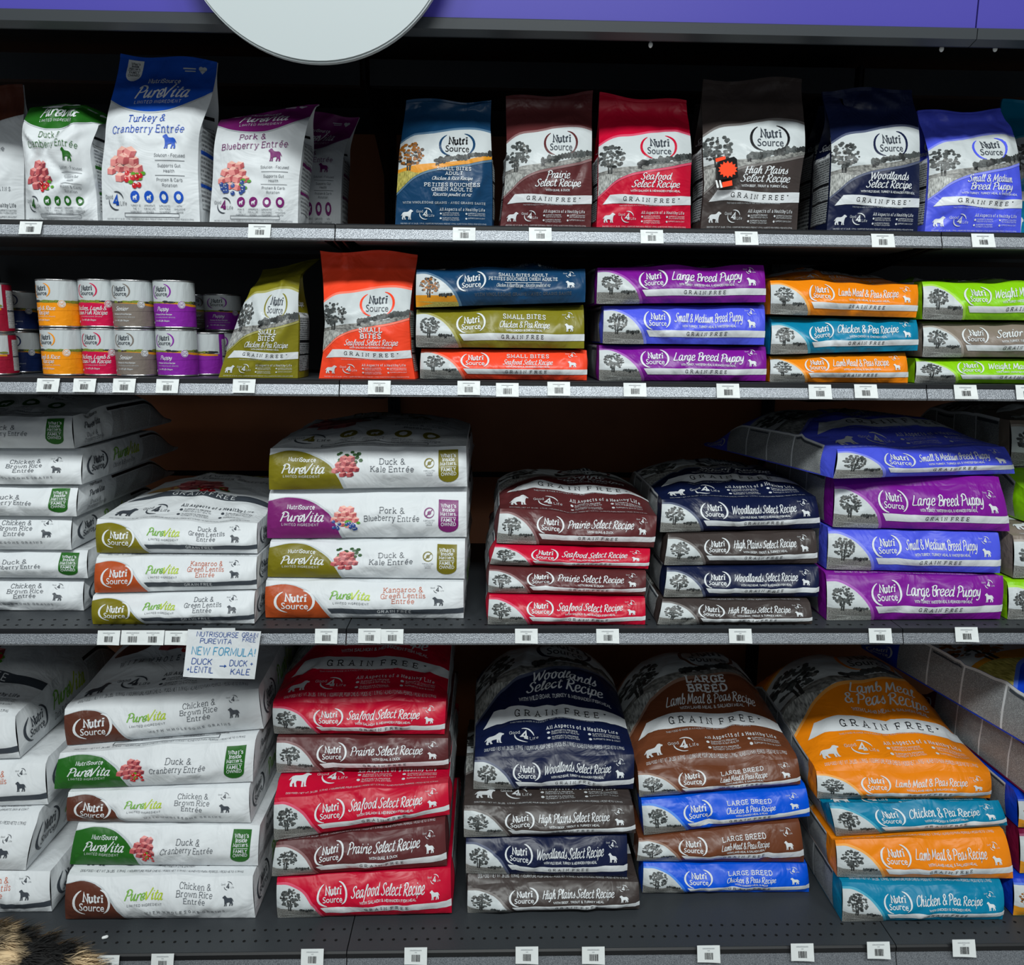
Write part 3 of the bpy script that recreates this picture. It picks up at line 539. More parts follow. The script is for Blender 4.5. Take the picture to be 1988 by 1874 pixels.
def front_art(k):
    """front of the bag, bottom seam at y 0"""
    key = ('front', k)
    if key in ARTS: return ARTS[key]
    f = FL[k]; a = Art(1.0, 1.45); c = f['c']; r = sum(map(ord, k))+5; new = f.get('pv') == 'new'
    def w_(x): return .012*np.sin(x*7)
    tiny = 'DOG FOOD / NET WT. 26 LBS. (11.79 KG) / NOURRITURE POUR CHIENS / POIDS NET 11.79 KG / ALIMENTO PARA PERROS / PESO NETO 11.79 KG'
    if not new:
        old = f.get('pv') == 'old'; W = 'slate' if old else 'white'
        a.text(tiny, 'sans', .5, .022, .013, W, 3, maxw=.88)
        a.dog(.06, .07, .125, W, 4); a.good4(.315, .13, .105, W); a.text('All Aspects of a Healthy Life', 'slab', .46, .165, .028, W, 4, 'l', .46); a.bullets(.46, .125, .48, W)
        if old:
            if f['free']:
                a.poly([(0.05, .29), (.15, .37), (1, .36), (1, .29)], 'slate', 1); a.text('GRAIN FREE', 'sanswide', .55, .305, .045, 'white')
            else: a.text('WITH WHOLESOME GRAINS', 'slabwide', .52, .31, .04, 'slate', 4, maxw=.7)
            a.meat(.45, .52, .4, .3, r, 'duck', 2); a.disc(.2, .48, .12, 'pvbrown' if not f['free'] else 'tan', 2, 14, .05)
            a.text(f['t'][0], 'serif', .5, .84, .05, f['tc']); a.text(f['t'][1]+' '+f['t'][2], 'serif', .5, .75, .05, f['tc'])
            a.pure(.52, .98, .09, 'fern', 'lime'); a.text('LIMITED INGREDIENT', 'sanswide', .5, .94, .022, 'grey')
            a.poly([(0, 1.1), *[tuple(q) for q in catmull([(0, 1.1), (.3, 1.06), (.7, 1.08), (1, 1.16)], n=4)], (1, 1.45), (0, 1.45)], c, 1); a.logo(.5, 1.26, .17, 'white')
        else:
            gold = f.get('gold')
            up = catmull([(0, .90), (.15, .98), (.36, 1.0), (.6, 1.04), (.82, 1.05), (1, 1.02)], n=4)
            lo = catmull([(0, .36), (.07, .43), (.18, .53), (.34, .60), (.55, .64), (.78, .68), (1, .74)], n=4)
            a.poly([*map(tuple, lo-[0, .025]), *map(tuple, (up+[0, .025])[::-1])], c+'+', 1)
            a.poly([*map(tuple, lo), *map(tuple, up[::-1])], 'sky', 2)
            gr = catmull([(0, .62), (.2, .66), (.45, .68), (.7, .71), (1, .79)], n=4)
            a.poly([*map(tuple, lo), *map(tuple, gr[::-1])], 'goldfield' if gold else 'field', 3)
            gl = catmull([(0, .58), (.1, .60), (.22, .57), (.34, .605)], n=4); l2 = [q for q in lo if q[0] <= .34]
            a.poly([*map(tuple, l2), *map(tuple, gl[::-1])], 'goldgrass' if gold else 'grass', 4)
            a.tree(.13, .60, .32, .32, r, 'autumn' if gold else 'leaf', 4); a.bushes(.40, 1.0, .685, .06, r, lay=4, dy=.10); a.dog(.40, .645, .05, 'black', 6)
            a.logo(.63, .875, .20, 'slate' if not gold else 'black', c if c not in ('highplains',) else 'black')
            if k == 'adult':
                for t, st, y, h in (('SMALL BITES', 'slab', .60, .034), ('ADULT', 'slab', .55, .034), ('Chicken & Rice Recipe', 'brush', .495, .034), ('PETITES BOUCHÉES', 'slab', .425, .036), ('CHIEN ADULTE', 'slab', .375, .036), ('Recette poulet et riz', 'brush', .32, .034)):
                    a.text(t, st, .60 if y > .5 else .58, y, h, 'white', 5, maxw=.64)
                a.text(f['grain'], 'slab', .5, .235, .022, 'lightgrey', 4, maxw=.85)
            elif 'head' in f:
                a.text(f['head'][0], 'slabbold', .56, .575, .052, 'white', 5); a.text(f['head'][1], 'slabbold', .56, .505, .052, 'white', 5)
                a.text(f['one'], 'brush', .56, .425, .062, 'white', 5, maxw=.60); a.text(f['sub'], 'seriftight', .56, .39, .018, 'white', 4, maxw=.52)
            else:
                a.text(f['two'][0], 'brush', .60, .535, .068, 'white', 5, maxw=.5); a.text(f['two'][1], 'brush', .60, .455, .068, 'white', 5, maxw=.55); a.text(f['sub'], 'seriftight', .60, .405, .02, 'white', 4, maxw=.62)
            if 'grain' not in f:
                a.poly([(.05, .265), *[(x, .265+w_(x)) for x in np.linspace(.15, 1, 12)], *[(x, .365+w_(x)) for x in np.linspace(1, .12, 12)]], 'white', 2)
                a.text('GRAIN FREE*', 'slabwide', .56, .296, .043, 'black', 4, maxw=.60, wave=w_)
                a.text('THIS FOOD IS MADE IN A FACILITY THAT ALSO MAKES FOOD WITH GRAINS', 'sans', .5, .245, .012, 'lightgrey', 3, maxw=.55)
    else:
        a.text(tiny, 'sans', .5, .022, .013, 'grey', 3, maxw=.88); a.line([(.25, .045), (.8, .045), (.8, .075), (.25, .075), (.25, .045)], .004, 'grey', 3)
        a.good4(.17, .17, .13, 'slate')
        a.text('4', 'slabbold', .17, .134, .0755, c, 5)
        for i, x in enumerate((.37, .51, .66, .81)):
            a.disc(x, .20, .047, c, 3, 14); (a.dog(x-.025, .175, .05, 'white', 5) if i < 2 else a.disc(x, .20, .024, 'white', 4, 8))
            for q in range(3): a.text((('TURKEY IS', 'THE #1', 'INGREDIENT'), ('APPROPRIATE', 'FOR ALL LIFE', 'STAGES'), ('SUPPLEMENTED', 'WITH TAURINE', 'TO SUPPORT'), ('WITH', 'WHOLESOME', 'GRAINS'))[i][q] if i or f['m'] == 'turkey' else (f['t'][0].split()[0].upper()+' IS', 'THE #1', 'INGREDIENT')[q], 'sans', x, .125-.024*q, .014, 'grey', 3, maxw=.11)
        a.text('Solution - Focused', 'sans', .73, .53, .026, 'grey', 3, maxw=.3); a.line([(.59, .50), (.88, .50)], .004, 'grey', 3)
        a.text('Supports Gut', 'sans', .73, .445, .026, 'grey', 3, maxw=.3); a.text('Health', 'sans', .73, .40, .026, 'grey', 3); a.line([(.59, .375), (.88, .375)], .004, 'grey', 3)
        a.text('Protein & Carb', 'sans', .73, .325, .026, 'grey', 3, maxw=.3); a.text('Rotation', 'sans', .73, .28, .026, 'grey', 3)
        a.meat(.27, .45, .40, .33, r, f['m']); a.dog(.65, .60, .15, c, 4, True)
        a.text(f['t'][0], 'serif', .45, .83, .062, c); a.text(f['t'][1], 'serif', .48, .735, .062, c, maxw=.8)
        cv = catmull([(0, 1.06), (.2, .97), (.45, .925), (.7, .96), (1, 1.12)], n=5)
        a.poly([*map(tuple, cv-[0, .014]), (1, 1.45), (0, 1.45)], 'lightgrey', 1); a.poly([*map(tuple, cv), (1, 1.45), (0, 1.45)], c, 2)
        a.text('NutriSource', 'seriftight', .5, 1.195, .04, 'white', 4); a.pure(.52, 1.06, .105, 'white', 'white'); a.text('LIMITED INGREDIENT', 'sanswide', .5, 1.005, .028, 'white', 4, maxw=.52)
        a.badge(.17, 1.315, .16, .20, 'paper', 'slate', 3); a.disc(.842, 1.345, .023, 'lightgrey', 3, 10); a.disc(.880, 1.345, .023, 'lightgrey', 3, 10); a.poly([(.822, 1.335), (.861, 1.290), (.900, 1.335)], 'lightgrey', 3); a.rect(.66, 1.335, .79, 1.347, 'lightgrey', 3); a.rect(.68, 1.312, .79, 1.322, 'lightgrey', 3)
    ARTS[key] = a
    return a
def side_art(k, left, standing=False):
    """long side gusset; right gussets have the bag bottom at x 0, left ones at x A (mirrored placement, readable text)"""
    key = ('side', k, left, standing)
    if key in ARTS: return ARTS[key]
    f = FL[k]; a = Art(6.0, 1.0); pv = 'pv' in f
    X = (lambda x0, x1: (6-x1, 6-x0)) if left else (lambda x0, x1: (x0, x1))
    def rect(x0, y0, x1, y1, m, lay=1):
        p, q = X(x0, x1); a.rect(p, y0, q, y1, m, lay)
    def txt(t, st, x, y, h, m, mw=None):
        p, q = X(x, x); a.text(t, st, p, y, h, m, 4, 'r' if left else 'l', mw)
    if pv:
        if f['pv'] == 'old':
            p, q = X(.2, 1.1); a.logo((p+q)/2, .5, .50, 'slate'); p, q = X(1.5, 3.0); a.pure((p+q)/2, .45, .32, 'fern', 'lime')
            txt(f['t'][0]+' '+f['t'][1], 'serif', 1.5, .2, .14, 'grey', 1.3)
            rect(3.3, .1, 5.6, .82, 'printwhite'); rect(3.2, .86, 5.7, .93, 'black', 2)
        else:
            p, q = X(.3, 1.3); a.pure((p+q)/2, .56, .17, 'slate', 'slate'); txt('NutriSource', 'seriftight', .5, .86, .08, 'black'); txt(f['t'][0], 'serif', .5, .28, .12, 'grey'); txt(f['t'][1], 'serif', .4, .12, .12, 'grey', 1.0)
            rect(1.9, .1, 5.2, .80, 'printwhite'); rect(1.7, .84, 5.4, .93, 'black', 2)
        rect(4.2, .1, 4.25, .82, 'white', 3)
    else:
        rect(.45, .04, 4.7, .94, 'print'); rect(.45, .94, 4.7, 1, 'white', 2)
        for x in (1.6, 2.7, 3.7): rect(x, .04, x+.05, .94, 'white', 2)
        rect(.5, .86, 1.55, .92, 'slate', 2); rect(2.8, .86, 3.65, .90, 'slate', 2)
        if not standing: p, q = X(4.8, 5.9); a.logo((p+q)/2, .5, .5, 'white')
    ARTS[key] = a
    return a

# ------------------------------------------------------------------ bag builders
def sm(x, a=0.0, b=1.0):
    t = np.clip((x-a)/(b-a), 0, 1); return t*t*(3-2*t)
def wrinkle(X, Y, seed, amp, n, w=0.012, ln=0.10):
    r = np.random.RandomState(seed); out = np.zeros_like(X)
    x0, x1, y0, y1 = X.min(), X.max(), Y.min(), Y.max()
    for i in range(n):
        cx, cy, t = r.uniform(x0, x1), r.uniform(y0, y1), r.uniform(0, math.pi)
        u = (X-cx)*math.cos(t)+(Y-cy)*math.sin(t); v = -(X-cx)*math.sin(t)+(Y-cy)*math.cos(t)
        out += amp*r.uniform(-1, 1)*np.exp(-(u/(w*r.uniform(.6, 1.6)))**2-(v/(ln*r.uniform(.4, 1.2)))**2)
    return out
def edge_mask(nb, na, p=.5):
    b, a = np.meshgrid(np.linspace(0, 1, nb), np.linspace(0, 1, na), indexing='ij')
    return (np.clip(16*a*(1-a)*b*(1-b), 0, 1))**p

def lying_bag(name, label, group, k, q, Y, nxt=None, L=.56, phi=0.0, puff=.035, bulge=.018, zs=None, seed=0, lean=.018, side=.010, cat='bag', ymax=.80, zfloor=None, sideart=True):
    """a filled bag on its back: bottom end panel towards the aisle; q = its end panel's corners BL BR TR TL"""
    f = FL[k]; white = 'pv' in f; base = 'bagwhite' if white else 'bag_'+f['c']
    d = np.array([-math.sin(phi), math.cos(phi), 0.0]); rv = np.array([math.cos(phi), math.sin(phi), 0.0])
    yl, yr = Y-.2*math.sin(phi), Y+.2*math.sin(phi)
    BL, BR = at(q[0], q[1], yl), at(q[2], q[3], yr); TL, TR = at(q[6], q[7], yl+lean), at(q[4], q[5], yr+lean)
    if zs is not None: BL[2] = BR[2] = zs[0]; TL[2] = TR[2] = zs[1]
    if zfloor is not None:
        BL[2] = max(BL[2], zfloor+.001); BR[2] = max(BR[2], zfloor+.001)
    L = min(L, (ymax-max(yl, yr))/math.cos(phi))
    nx, ny = 36, 44
    s = np.linspace(0, 1, nx+1); v = np.linspace(0, 1, ny+1)
    lerp = lambda A, B: A[None, :]*(1-s)[:, None]+B[None, :]*s[:, None]
    bot0, top0 = lerp(BL, BR), lerp(TL, TR)
    r = np.random.RandomState(seed+11)
    top0[:, 2] += (np.sin(s*math.pi*r.uniform(2, 4)+r.uniform(0, 6))*.0035 + np.sin(s*math.pi*r.uniform(5, 8)+r.uniform(0, 6))*.0018)*np.sin(s*math.pi)
    Vv, Sv = np.meshgrid(v, s, indexing='ij')
    bot = bot0[None]+d*(Vv*L)[..., None]; top = top0[None]+d*(Vv*L)[..., None]
    # the floor (or the top of the bag below) this bag lies on
    zb = lambda x: BL[2]+(BR[2]-BL[2])*(x-BL[0])/(BR[0]-BL[0])
    zc = top0[None, :, 2]+0*Vv
    wv = wrinkle(Sv*.38, Vv*L, seed+3, .0062, 46, .010, .07)
    if nxt is not None:
        nBL, nBR, nY = nxt
        zi = nBL[2]+(nBR[2]-nBL[2])*(top[..., 0]-nBL[0])/(nBR[0]-nBL[0])-.0034
        sv = max(nY-Y-lean-.014, .012)/L
        if nY-Y-lean < .015: zc = np.minimum(zc, zi[0:1, :]-.0005)
        kk = sm(Vv, 0, sv); z = zc*(1-kk)+zi*kk
        z = np.where(Vv < sv, z+wv*np.sin(np.clip(Vv/sv, 0, 1)*math.pi)**2, np.minimum(z-np.abs(wv)*.3, zi))
        top0[:, 2] = zc[0]
    else:
        cr = (1-np.abs(2*Sv-1)**3)
        pr = np.interp(Vv, (0, .015, .09, .214, .33, .43, .61, 1), (0, .16, .23, .38, .67, .88, 1, .8)) if puff > .09 else sm(Vv, -.02, .30)*(1-.4*sm(Vv, .6, 1))
        z = zc + puff*pr*(.25+.75*cr) + wv*np.clip(Vv*12, 0, 1)*1.2
    tau = 1-sm(Vv, .66, 1.0)
    zbot = zb(bot[..., 0])+.0004
    top[..., 2] = zbot+(z-zbot)*(.10+.90*tau); bot[..., 2] = zbot + .006*sm(Vv, .8, 1)*0
    cen = (top+bot)/2
    top0 = top[0].copy(); bot0 = bot[0].copy()
    root = empty(name, ((bot0[0]+bot0[-1])/2).tolist(), label, cat, group)
    # end panel
    ne = 12; t = np.linspace(0, 1, ne+1); T, S2 = np.meshgrid(t, s, indexing='ij')
    G = bot0[None]*(1-T)[..., None]+top0[None]*T[..., None]
    pk = .36; prof = np.where(T < pk, T/pk, (1-T)/(1-pk))**.75
    H = np.linalg.norm(TL-BL)
    out = bulge*prof*np.clip(np.sin(S2*math.pi), 0, 1)**.35 + wrinkle(S2*.38, T*H, seed+7, .0058, 34, .009, .05)*edge_mask(ne+1, nx+1)
    if white: out = out+.0012*np.sin(T*9+S2*4)*edge_mask(ne+1, nx+1)
    G = G-d*(out+lean*(T-T**2.6))[..., None]
    panel('end_panel', G, base, end_art(k), root, 4.6)
    # front panel (uppermost face)
    panel('front_panel', top, base, front_art(k) if (nxt is None or nxt[2]-Y > .03) else None, root, 1.0)
    # side gussets
    nh = 6; h = np.linspace(0, 1, nh+1); Hh, V2 = np.meshgrid(h, v, indexing='ij')
    m = sm(V2, 0, .06)*(1-.5*sm(V2, .8, 1))
    for sd in (1, 0):
        e0, e1 = (bot[:, -1], top[:, -1]) if sd else (bot[:, 0], top[:, 0])
        g = e0[None]*(1-Hh)[..., None]+e1[None]*Hh[..., None]
        o = (side*np.sin(Hh*math.pi)**.8 + wrinkle(V2*L, Hh*H, seed+20+sd, .0035, 20, .012, .06)*np.sin(Hh*math.pi))*m
        g = g+(rv if sd else -rv)*o[..., None]
        if not sd: g = g[:, ::-1]
        panel('side_gusset', g, base, side_art(k, not sd) if sideart else None, root, 6.0)
    # back panel: underside and the sealed tail
    g = np.concatenate([bot[::4], (top[-1:]+bot[-1:])/2+d*.012, top[-1:]], 0)[:, ::-1]
    panel('back_panel', g, base, None, root)
    return root

def standing_bag(name, label, group, k, rows, Y0, D=.085, lean=.02, belly=.020, seed=0, warp=None, zfloor=None, cat='bag', crumple=.0055, yend=.50):
    """rows: (b, xl, yl, xr, yr) outline of the front panel in the photo, b = height along the print"""
    f = FL[k]; white = 'pv' in f; base = 'bagwhite' if white else 'bag_'+f['c']
    nx, ny = 32, 46; b = np.linspace(0, 1, ny+1); a = np.linspace(0, 1, nx+1)
    R_ = np.array(rows, float)
    dep = lambda bb: D*(1-sm(bb, .50, yend+.42))+.004
    ymid = lambda bb: Y0+D/2+lean*bb
    Lw = np.array([at(x, y, ymid(bb)-dep(bb)/2) for bb, x, y, _, _ in R_]); Rw = np.array([at(x, y, ymid(bb)-dep(bb)/2) for bb, _, _, x, y in R_])
    def spl(W):
        return np.stack([np.interp(b, R_[:, 0], W[:, i]) for i in range(3)], 1)
    def smooth(W):
        for _ in range(3): W[1:-1] = .25*W[:-2]+.5*W[1:-1]+.25*W[2:]
        return W
    Le, Re = smooth(spl(Lw)), smooth(spl(Rw))
    if zfloor is not None:
        k0 = 1-sm(b, 0, .2)
        Le[:, 2] += (zfloor+.001-Le[0, 2])*k0; Re[:, 2] += (zfloor+.001-Re[0, 2])*k0
    Bb, Aa = np.meshgrid(b, a, indexing='ij')
    def face(sign):
        P = Le[:, None]*(1-Aa)[..., None]+Re[:, None]*Aa[..., None]
        W = np.linalg.norm(Re[0]-Le[0]); Hh = abs(Le[-1, 2]-Le[0, 2])
        bl = belly*np.clip(np.sin(math.pi*np.clip(Bb*1.1+.06, 0, 1)), 0, 1)**.8*(1-np.abs(2*Aa-1)**3)
        wr = wrinkle(Aa*W, Bb*Hh, seed+(0 if sign < 0 else 50), crumple*.8, 42, .009, .05)*np.clip(Aa*(1-Aa)*8, 0, 1)*np.clip(Bb*10, 0, 1)
        P[..., 1] = ymid(Bb)+sign*(dep(Bb)/2+bl)+wr
        P[..., 2] += .004*np.sin(Aa*7+seed)*sm(Bb, .85, 1)
        return P
    root = empty(name, [float((Le[0, 0]+Re[0, 0])/2), float(Y0+D/2), float(min(Le[0, 2], Re[0, 2]))], label, cat, group)
    F1 = face(-1.0); F2 = face(1.0)
    wp = warp if warp else (lambda P: P)
    fp = panel('front_panel', wp(F1), base, front_art(k), root, 1.0)
    sl = F1[-2:].copy(); sl[..., 1] -= .0022+.0006*np.array([0, 1])[:, None]
    panel('top_seal', wp(sl), ('bag_' if not white else 'bag_')+f['c'], None, fp, 1.0, root.location)
    panel('back_panel', wp(F2[::2, ::-2]), base, None, root)
    for sd in (1, 0):
        e0, e1 = (F1[:, -1], F2[:, -1]) if sd else (F2[:, 0], F1[:, 0])
        na = 8; u = np.linspace(0, 1, na+1)
        g = e0[:, None]*(1-u)[None, :, None]+e1[:, None]*u[None, :, None]
        dd = np.abs(e1[:, 1]-e0[:, 1]); inn = (1-np.abs(2*u-1))[None, :]*np.sqrt(np.maximum((D/2)**2-(dd[:, None]/2)**2, 0))
        inn = inn - .004*np.sin(u*math.pi)[None]*(1-sm(b, .4, .7))[:, None]
        wv = wrinkle(u[None, :]*.1+0*b[:, None], b[:, None]*.3+0*u[None, :], seed+9+sd, .004, 14, .012, .05)*np.sin(u*math.pi)[None]
        g[..., 0] += (-1 if sd else 1)*(inn)+wv
        g[..., 2] -= .012*np.sin(u*math.pi)[None]*sm(b, .80, .95)[:, None]
        art = Art(1.0, 3.0)
        if white:
            art.rect(.12, .25, .88, 1.75, 'printwhite'); art.rect(.1, 1.2, .9, 1.27, f['c'], 2); art.rect(.1, .62, .9, .68, f['c'], 2); art.rect(.1, 1.9, .9, 1.96, 'black', 2)
        else:
            art.rect(.06, .2, .94, 1.6, 'print'); art.rect(.06, 1.02, .94, 1.08, 'black', 2); art.rect(.06, .66, .94, .7, 'black', 2); art.rect(.06, 1.6, .94, 1.7, 'white', 2)
            art.text('GRAIN FREE', 'slab', .5, 1.63, .05, 'black', 4, maxw=.7); art.text((f.get('two') or ('', f['one']))[1], 'brush', .5, 1.85, .12, 'white', 4, maxw=.8); art.logo(.5, 2.15, .28, 'white')
        panel('side_gusset', wp(g), base, art, root, 1.0)
    return root
def make_fold(zx, drop, back):
    """fold the top of a standing bag over, away from the aisle, along the line z = zx(x)"""
    def w(P):
        P = P.copy(); z0 = zx(P[..., 0]); e = np.maximum(P[..., 2]-z0, 0)
        P[..., 2] = np.where(P[..., 2] > z0, z0+e*drop, P[..., 2]); P[..., 1] += e*back
        return P
    return w

# ------------------------------------------------------------------ the shelving
Z_TOP, Z_CAN, Z_THIRD, Z_DECK = 1.7173, 1.4095, 0.8736, 0.170
BAY = 1.22
STEEL = mottled('charcoal_powder_coat', (43, 47, 51), (60, 64, 68), 900, 0.42, .3, .7, 0.0, .25)
CHAN = mottled('silver_hammered_channel', (96, 100, 106), (146, 150, 156), 500, 0.30, .35, .65, .45, .35)
DARK = film('black_steel', (24, 25, 28), .45, 0)
HOLE = film('hole_black', (6, 6, 7), .8, 0)
BACK = mottled('brown_hardboard', (158, 92, 52), (172, 102, 58), 6, .5, .3, .7)
bays = (('left', -BAY), ('middle', 0.0), ('right', BAY))
lv = (('top', Z_TOP, .0, .50), ('second', Z_CAN, .0, .50), ('third', Z_THIRD, .0, .745), ('bottom', Z_DECK, -.1017, .745))
for bn, x0 in bays:
    a, b = x0+.0012, x0+BAY-.0012
    for ln, z, yf, yb in lv:
        root = empty('gondola_shelf', (x0+BAY/2, yf, z), f'charcoal steel shelf of the {bn} bay, {ln} shelf level with grey front edge', 'shelf', f'{ln} level shelves')
        def P(bm, nm, m): return obj(nm, bm, m, root, (-(x0+BAY/2), -yf, -z))
        bm = bmesh.new()
        hr = [(.018, .0), (.052, .0127)] if ln in ('third', 'bottom') else []
        bx(bm, a, b, yf-.002, yb, z-.016, z)
        for dy, off in hr:
            n = 8; yy = yf+dy+(.012 if ln == 'bottom' else .004)
            for i in range(int(BAY/.0254)):
                cx = x0+.022+off+i*.0254
                if cx > b-.01: continue
                vs = [bm.verts.new((cx+.0036*math.cos(t*math.tau/n), yy+.0036*math.sin(t*math.tau/n), z+.0004)) for t in range(n)]
                bm.faces.new(vs).material_index = 1
        P(bm, 'deck_plate', [STEEL, HOLE])
        bm = bmesh.new()
        if ln == 'bottom':
            extrude_x(bm, [(yf-.003, z-.0005), (yf-.007, z-.004), (yf-.007, z-.014), (yf-.003, z-.016), (yf-.003, z-.0005)][:4], a, b, 1)
            extrude_x(bm, [(yf-.003, z-.0165), (yf-.006, z-.0175), (yf-.018, z-.050), (yf-.014, z-.054), (yf-.001, z-.054), (yf-.001, z-.0165)], a, b, 0)
        else:
            extrude_x(bm, [(yf-.001, z+.0005), (yf-.005, z-.002), (yf-.006, z-.0085), (yf-.002, z-.0085)], a, b, 1)
            extrude_x(bm, [(yf-.003, z-.009), (yf-.0055, z-.0095), (yf-.0135, z-.029), (yf-.012, z-.033), (yf-.0005, z-.033), (yf-.0005, z-.009)], a, b, 0)
        P(bm, 'price_channel', [CHAN, DARK])
        if ln == 'bottom':
            bm = bmesh.new(); bx(bm, a, b, yf+.03, yf+.045, .0, z-.017); P(bm, 'kick_plate', DARK)
        else:
            for y0, y1 in ((.03, .24), (.30, .46)):
                bm = bmesh.new(); extrude_x(bm, [(y0, z-.0165), (y0+.012, z-.030), (y1-.012, z-.030), (y1, z-.0165)], a+.03, b-.03); P(bm, 'stiffener', STEEL)
            for bxx in (a+.006, b-.010):
                bm = bmesh.new()
                pr = [(.02, z-.017), (.02, z-.030), (.60, z-.085), (.955, z-.095), (.955, z-.017)]
                extrude_x(bm, pr, bxx, bxx+.004); P(bm, 'bracket', DARK)
# uprights with slots
for nm, x in (('left', 0.0), ('right', BAY)):
    bm = bmesh.new(); bx(bm, x-.019, x+.019, .957, .975, 0, 2.3)
    for i in range(70):
        z = .3+i*.0254
        for sx in (-.008, .004): bx(bm, x+sx, x+sx+.004, .9562, .9575, z, z+.014, 1)
    tag(obj('gondola_upright', bm, [DARK, HOLE]), f'black slotted steel upright at the back of the {nm} shelf seam', 'upright')
# back panels
zs = float(at(300, 916, .985)[2]); zt = float(at(720, 262, .985)[2])
for bn, x0 in bays:
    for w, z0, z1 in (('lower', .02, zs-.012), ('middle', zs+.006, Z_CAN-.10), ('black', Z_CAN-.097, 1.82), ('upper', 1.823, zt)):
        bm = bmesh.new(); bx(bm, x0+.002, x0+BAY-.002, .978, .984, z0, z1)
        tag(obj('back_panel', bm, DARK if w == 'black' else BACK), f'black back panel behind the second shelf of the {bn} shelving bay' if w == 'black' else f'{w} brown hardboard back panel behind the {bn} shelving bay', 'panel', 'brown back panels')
bm = bmesh.new(); bx(bm, -2.6, 3.8, .990, 1.05, 0, 3.3); tag(obj('wall_back', bm, DARK), kind='structure')
bm = bmesh.new(); bx(bm, -3, 4.2, -3.4, 1.05, -.05, -.0005); tag(obj('floor', bm, mottled('store_floor', (150, 148, 142), (170, 168, 162), 3, .35)), kind='structure')
# canopy: fascia panels, their trim, an added shading board on top and the cross rails
FASC = film('purple_fascia', (72, 66, 158), .30, 0)
TRIM = film('black_trim', (52, 56, 60), .35, 0)
sx_r = float(at(1893, 40, -.07)[0]); sx_l = sx_r-1.22
for nm, x0, x1 in (('left', sx_l-1.22, sx_l), ('middle', sx_l, sx_r), ('right', sx_r, sx_r+1.22)):
    z0 = float(at(994, 56, -.07)[2])
    root = empty('fascia_panel', ((x0+x1)/2, -.07, z0), f'glossy purple canopy fascia panel over the {nm} bay with black lower trim', 'sign panel', 'purple fascia panels')
    O = (-(x0+x1)/2, .07, -z0)
    bm = bmesh.new(); bx(bm, x0+.0015, x1-.0015, -.075, -.062, z0+.012, z0+.40); obj('face_board', bm, FASC, root, O)
    bm = bmesh.new(); extrude_x(bm, [(-.080, z0+.014), (-.082, z0+.012), (-.082, z0-.006), (-.060, z0-.012), (-.055, z0-.012), (-.055, z0+.014)], x0+.0008, x1-.0008); obj('bottom_trim', bm, TRIM, root, O)
zc0 = float(at(994, 56, -.07)[2])
bm = bmesh.new(); bx(bm, -2.5, 3.7, -.054, .975, zc0+.12, zc0+.14); tag(obj('canopy_shade_board', bm, DARK), 'black board added over the shelving, shading the top row of bags', 'board')  # closes the canopy top; added to block overhead light behind the top row
for nm, x0 in (('left', -BAY), ('middle', 0), ('right', BAY)):
    zr = float(at(700, 140, .45)[2])
    bm = bmesh.new(); bx(bm, x0+.012, x0+BAY-.012, .45, .475, zr-.03, zr+.03)
    tag(obj('cross_rail', bm, STEEL), f'dark steel cross rail high behind the top shelf in the {nm} bay', 'rail', 'canopy cross rails')
for nm, x in (('left', 0.0), ('right', BAY)):
    bm = bmesh.new(); extrude_x(bm, [(.44, zr+.035), (.44, zr-.02), (.50, zr-.05), (.955, zr-.22), (.955, zr+.035)], x-.003, x+.003)
    tag(obj('canopy_bracket', bm, DARK), f'black sloping canopy bracket at the {nm} upright', 'bracket')
# round hanging sign
c = at(611, -167, -.12); rr = float(at(611+272, -167, -.12)[0]-c[0])
bm = bmesh.new()
bmesh.ops.create_cone(bm, cap_ends=True, segments=96, radius1=rr, radius2=rr, depth=.018)
bmesh.ops.rotate(bm, verts=bm.verts, cent=(0, 0, 0), matrix=Matrix.Rotation(math.pi/2, 3, 'X'))
bmesh.ops.bevel(bm, geom=[e for e in bm.edges if abs(e.verts[0].co.y-e.verts[1].co.y) < 1e-5], offset=.003, segments=2, affect='EDGES')
o = obj('round_sign', bm, film('pale_sign_board', (186, 194, 196), .4, 0), None, c.tolist()); tag(o, 'large plain pale grey round sign overlapping the purple fascia', 'sign')
bm = bmesh.new()
for dx in (-.12, .12): bx(bm, dx-.02, dx+.02, .0095, .044, .02, .06)
obj('standoff', bm, DARK, o)
for i, (px, py) in enumerate(((1263, 87), (1828, 95), (1932, 95))):
    p = at(px, py, -.04); bm = bmesh.new(); bmesh.ops.create_uvsphere(bm, u_segments=10, v_segments=8, radius=.0042)
    for v_ in bm.verts: v_.co.z *= 1.3
    bmesh.ops.create_cone(bm, segments=8, radius1=.0015, radius2=.0015, depth=max(.02, zc0+.12-p[2]), matrix=Matrix.Translation((0, 0, max(.02, zc0+.12-p[2])/2)), cap_ends=True)
    tag(obj('hanging_clip', bm, film('white_plastic', (232, 234, 234), .4, 0), None, p.tolist()), ('small white plastic clip under the fascia above the red bag', 'small white plastic clip under the fascia, left of the pair at far right', 'small white plastic clip under the fascia, rightmost')[i], 'clip', 'white clips under the canopy')

